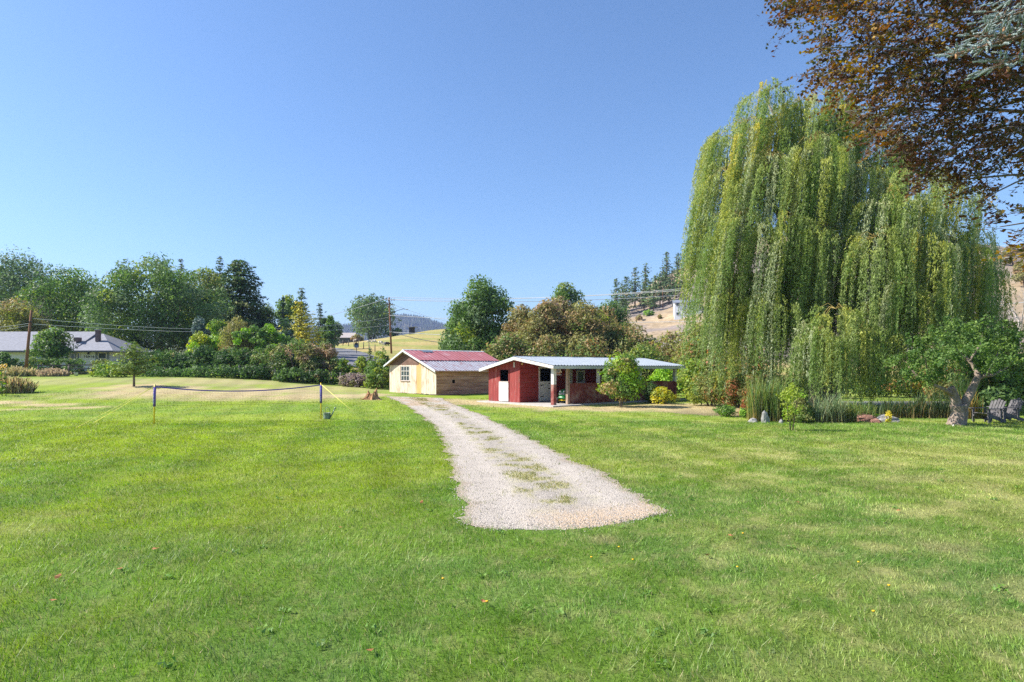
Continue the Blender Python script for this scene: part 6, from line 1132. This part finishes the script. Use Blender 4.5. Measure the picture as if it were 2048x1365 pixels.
# ------------------------------------------------------------------ grass blades of the lawn
def grass():
    rg = np.random.default_rng(91)
    def scatter(n, d0, d1, pw, half=.93):
        u = rg.random(n); e = 2 - pw
        d = (d0 ** e + u * (d1 ** e - d0 ** e)) ** (1 / e) if abs(e) > 1e-6 else d0 * (d1 / d0) ** u
        x = rg.uniform(-1, 1, n) * (half * d + 1.5); return x, d
    x, y = scatter(560000, 3.3, 26, 1.25); x2, y2 = scatter(150000, 14, 46, 1.3); x = np.concatenate([x, x2]); y = np.concatenate([y, y2])
    edge = .02 + .32 * fbm(x / .22, y / .22, 75, 3) ** 2; k = ~on_drive(x + rg.normal(0, .05, len(x)), y + rg.normal(0, .04, len(x)), -edge); k &= ~(((x - POND[0]) / POND[2]) ** 2 + ((y - POND[1]) / POND[3]) ** 2 < 1.0)
    bl = np.array(barn.location); u = (x - bl[0]) * math.cos(BROT) + (y - bl[1]) * math.sin(BROT); v = -(x - bl[0]) * math.sin(BROT) + (y - bl[1]) * math.cos(BROT); k &= ~((u > -.8) & (u < BL + .6) & (v > -.6) & (v < BW + 1)); x, y = x[k], y[k]; n = len(x)
    clump = fbm(x / .35, y / .35, 71, 3); tuft = smooth(.66, .82, fbm(x / 1.1, y / 1.1, 72, 3) * .6 + clump * .4)
    h = (.026 + .040 * clump + .040 * tuft * rg.random(n)) * rg.uniform(.6, 1.35, n) * (1 + .018 * np.maximum(0, y - 8)); w = (.0062 + .00050 * np.maximum(0, y - 4)) * rg.uniform(.7, 1.4, n) * (1 + .5 * tuft)
    C = lawn_color(x, y); gray = C.mean(1); dryness = smooth(.22, .34, C[:, 0]); h *= (1 - .45 * dryness)
    a = rg.uniform(0, 6.28, n); wind = fbm(x / .8 + 40, y / .8, 73, 2) * 6.28; ln = h * np.abs(rg.normal(.55, .35, n)); dx = np.cos(a) * ln + np.cos(wind) * h * .35; dy = np.sin(a) * ln + np.sin(wind) * h * .35
    s = rg.uniform(0, 6.28, n); z = terrain(x, y)
    b = np.stack([x, y, z - .004], 1); sv = np.stack([np.cos(s) * w / 2, np.sin(s) * w / 2, 0 * s], 1); tip = b + np.stack([dx, dy, h], 1)
    V = np.stack([b - sv, b + sv, tip], 1).reshape(-1, 3)
    jit = rg.uniform(.55, 1.55, (n, 1)); C = C * jit * 1.25; st = rg.random(n) < .07; C[st] = np.array([.46, .40, .20]) * rg.uniform(.8, 1.2, (st.sum(), 1)); bl_ = rg.random(n) < .12; C[bl_] = C[bl_] * .55 + np.array([.10, .16, .085]) * .6
    cv = np.stack([C * .92, C * .92, C * 1.08], 1).reshape(-1, 3)
    # coarse tufts and broad-leaved weeds standing out of the turf
    ex, ey = [], []
    for px, py, sp, m_ in [(1400, 1300, .32, 150), (830, 1172, .25, 90), (345, 1118, .25, 110), (450, 1100, .3, 110), (520, 1090, .25, 80), (60, 1100, .4, 110), (300, 1075, .35, 90), (1980, 985, .5, 140), (1800, 1060, .5, 120), (2010, 1130, .4, 90), (1240, 1310, .3, 80), (150, 1300, .4, 90), (700, 1250, .4, 70), (1150, 1180, .4, 70), (1650, 1270, .4, 80)]:
        gx, gy = Gd(px, py); ex.append(gx + rg.normal(0, sp, m_)); ey.append(gy + rg.normal(0, sp * .6, m_))
    ex = np.concatenate(ex); ey = np.concatenate(ey); m_ = len(ex); hh = rg.uniform(.05, .11, m_); aa = rg.uniform(0, 6.28, m_); ll = hh * rg.uniform(.4, 1.3, m_); ww = rg.uniform(.005, .009, m_); b = np.stack([ex, ey, terrain(ex, ey)], 1); sv = np.stack([-np.sin(aa) * ww / 2, np.cos(aa) * ww / 2, 0 * aa], 1)
    V = np.concatenate([V, np.stack([b - sv, b + sv, b + np.stack([np.cos(aa) * ll, np.sin(aa) * ll, hh], 1)], 1).reshape(-1, 3)]); cv = np.concatenate([cv, np.repeat(pick([((.26, .33, .09), 2), ((.34, .40, .18), 1), ((.15, .25, .05), 1)], m_, rg), 3, 0)]); n += m_
    nc = 110; wx, wy = scatter(nc, 4, 16, 1.0, .8); kk = ~on_drive(wx, wy, .1); wx, wy = wx[kk], wy[kk]; nc = len(wx); wx = np.repeat(wx, 11) + rg.normal(0, .035, nc * 11); wy = np.repeat(wy, 11) + rg.normal(0, .035, nc * 11); m_ = len(wx)
    LV, LF, _k = leaf_geo(np.stack([wx, wy, terrain(wx, wy) + rg.uniform(.02, .05, m_)], 1), rg.uniform(.03, .06, m_), rg.uniform(.02, .04, m_), np.array([0, 0, 1.0]) + rg.normal(0, .5, (m_, 3)), None, False, rg); V = np.concatenate([V, LV]); cv = np.concatenate([cv, np.repeat(pick([((.15, .28, .05), 2), ((.20, .33, .06), 1), ((.14, .24, .07), 1)], m_, rg), 3, 0)]); n += m_
    tag(np_obj('lawn_grass', V, np.arange(3 * n).reshape(-1, 3), BLADE, None, cv), 'short mown green grass of the lawn', 'grass', None, 'stuff'); print('grass', n)
grass()
# weeds growing in the gravel
def weeds():
    rg = np.random.default_rng(92); n0 = 26000; i = rg.integers(0, len(DV), n0); c = DC[i]; k = (c[:, 1] / c[:, 2] > 1.5) | (rg.random(n0) < .03); i = i[k]; n1 = len(i); m = 3; i = np.repeat(i, m); n = len(i)
    b = DV[i] + rg.normal(0, .05, (n, 3)) * np.array([1, 1, 0]); h = rg.uniform(.015, .05, n); tip = b + np.stack([rg.normal(0, .6, n) * h, rg.normal(0, .6, n) * h, h], 1); w = (.004 + .0005 * b[:, 1])[:, None]; s = unit(rg.normal(size=(n, 3)) * np.array([1, 1, 0])) * w / 2
    cc = pick([((.22, .24, .05), 2), ((.10, .15, .03), 1), ((.36, .30, .12), 1.2)], n, rg) * rg.uniform(.8, 1.2, (n, 1)); tag(np_obj('driveway_weeds', np.stack([b - s, b + s, tip], 1).reshape(-1, 3), np.arange(3 * n).reshape(-1, 3), BLADE, None, np.repeat(cc, 3, 0)), 'low weeds and moss growing in the gravel drive', 'weeds', None, 'stuff')
weeds()
# fallen leaves and dandelions
FL = MB(); FL.add([(-.05, 0, .012), (-.02, .03, .03), (.03, .028, .02), (.06, 0, .035), (.03, -.03, .03), (-.02, -.03, .015)], [(0, 1, 5), (1, 2, 4, 5), (2, 3, 4)]); fme = FL.mesh('fallen_leaf', pm('dry_leaf', [(.3, (.24, .09, .03)), (.7, (.42, .20, .08))], (30, 30, 30)))
for px, py, lab in [(115, 1162, 'lower of the two brown leaves lying at the far left of the lawn'), (240, 1146, 'brown fallen leaf alone in the left foreground'), (110, 1210, 'brown fallen leaf nearest the bottom left corner'), (310, 1105, 'brown fallen leaf in the light grass at left, farthest of the left ones'), (683, 1062, 'dark brown leaf on the lawn left of the drive end'), (970, 1213, 'orange fallen leaf below the drive end'), (740, 1312, 'orange leaf at the bottom of the photo, left of centre'), (843, 1010, 'small orange leaf close to the left edge of the drive'), (1461, 1078, 'reddish leaf beside a dandelion right of the drive'), (1416, 1118, 'dark leaf right of the drive end, below the reddish leaf'), (1595, 1010, 'reddish leaf in the middle of the right lawn'), (1798, 1027, 'reddish leaf farthest right on the lawn')]:
    x, y = Gd(px, py); o = new_obj('fallen_leaf', fme, None, (x, y, .03)); o.rotation_euler = (random.uniform(-.3, .3), random.uniform(-.3, .3), random.uniform(0, 6)); o.scale = (.8, .8, .8); tag(o, lab, 'leaf', 'fallen leaves on the lawn')
for px, py, lab in [(886, 1169, 'yellow dandelion leftmost in the foreground'), (1238, 1104, 'yellow dandelion just below the drive tip'), (1266, 1130, 'yellow dandelion right of the pair below the drive'), (1183, 1125, 'yellow dandelion left of the pair below the drive'), (1475, 1145, 'yellow dandelion below the dark leaf on the right lawn'), (1486, 1076, 'yellow dandelion beside the reddish leaf'), (1717, 1135, 'yellow dandelion farthest of the three at right'), (1778, 1183, 'yellow dandelion in the middle of the three at right'), (1747, 1236, 'yellow dandelion nearest of the three at right'), (974, 1216, 'yellow dandelion touching the orange leaf')]:
    x, y = Gd(px, py); t = thing('dandelion', lab, 'flower', (x, y, 0), 0, 'dandelions in the lawn'); MB().tube([(0, 0, 0), (.004, 0, .055)], .0025, 4).build('stem', STEMG, t); MB().lathe([(0, .05), (.011, .056), (.015, .064), (.008, .067), (0, .066)], 9).build('flower_head', PET, t)

# ------------------------------------------------------------------ far wooded hill and the hazy air
def far_hill():
    d0 = 2300.; xs = np.linspace(-1900, 1500, 120); ys = np.linspace(0, 1, 22); px = CX + F * xs / (d0 + 300)
    ridge = np.interp(px, [100, 400, 560, 640, 690, 760, 800, 840, 890, 960, 1100, 1400, 1750], [690, 676, 668, 661, 657, 646, 633, 631, 647, 668, 668, 672, 690]); zr = CAMH + (HY - ridge) / F * (d0 + 300)
    Xg, T = np.meshgrid(xs, ys); prof = np.sin(np.minimum(T * 1.25, 1) * math.pi / 2) ** 1.1; Z = prof * (zr[None, :]) + (fbm(Xg / 130, T * 4, 81) - .5) * 34 * prof - 12; Yg = d0 - 500 + T * 1000
    V = np.stack([Xg, Yg, Z], 2).reshape(-1, 3); i, j = np.meshgrid(np.arange(21), np.arange(119), indexing='ij'); i = i.ravel(); j = j.ravel()
    m = pm('forest_floor', [(.3, (.05, .065, .03)), (.7, (.16, .14, .085))], (.01, .01, .01), rough=1)
    tag(np_obj('far_hill', V, np.stack([i * 120 + j, i * 120 + j + 1, (i + 1) * 120 + j + 1, (i + 1) * 120 + j], 1), m, None, None, True), kind='structure')
    rg = np.random.default_rng(55); n = 9000; u = rg.uniform(-1100, 500, n); s = rg.random(n) * .86; fx = (u + 1900) / 3400 * 119; fy = s * 21; a = fx.astype(int); b = fy.astype(int); Zg = Z; z = Zg[b, a] * (1 - (fx - a)) + Zg[b, a + 1] * (fx - a); z2 = Zg[b + 1, a] * (1 - (fx - a)) + Zg[b + 1, a + 1] * (fx - a); z = z * (1 - (fy - b)) + z2 * (fy - b)
    h = rg.uniform(11, 24, n); w = h * rg.uniform(.14, .22, n); c = np.stack([u, d0 - 500 + s * 1000, z - 1], 1); k = 5; an = np.linspace(0, 2 * math.pi, k + 1)[:-1]; ring = np.stack([np.cos(an), np.sin(an), 0 * an], 1)
    V = np.concatenate([c[:, None] + ring[None] * w[:, None, None] + np.array([0, 0, 1.0]) * (h * .12)[:, None, None], (c + np.array([0, 0, 1.0]) * h[:, None])[:, None]], 1).reshape(-1, 3); o = (np.arange(n) * (k + 1))[:, None, None]; T_ = np.stack([[q, (q + 1) % k, k] for q in range(k)])[None] + o
    cc = np.repeat(np.array([.030, .048, .022]) * rg.uniform(.6, 1.5, (n, 1)), k + 1, 0); tag(np_obj('forest', V, T_.reshape(-1, 3), NEEDLE, None, cc), 'distant bluish conifer forest on the far hill', 'forest', None, 'stuff')
far_hill()
def haze():
    m = bpy.data.materials.new('hazy_air'); m.use_nodes = True; N = m.node_tree.nodes; N.remove(N['Principled BSDF']); v = N.new('ShaderNodeVolumePrincipled'); v.inputs['Color'].default_value = (.48, .60, .97, 1); v.inputs['Density'].default_value = HAZE; v.inputs['Anisotropy'].default_value = 0.0
    m.cycles.volume_sampling = 'DISTANCE'; m.node_tree.links.new(v.outputs['Volume'], N['Material Output'].inputs['Volume']); b = MB(); b.box((0, 0, 122), (8900, 8900, 290)); tag(b.build('haze', m), 'thin pale blue haze in the air', 'haze', None, 'stuff')
HAZE = .00017
haze()
print('objects', len(bpy.data.objects), 'tris', sum(sum(len(p.vertices) - 2 for p in me.polygons) if len(me.polygons) < 3000 else (len(me.loops) - 2 * len(me.polygons)) for me in bpy.data.meshes))
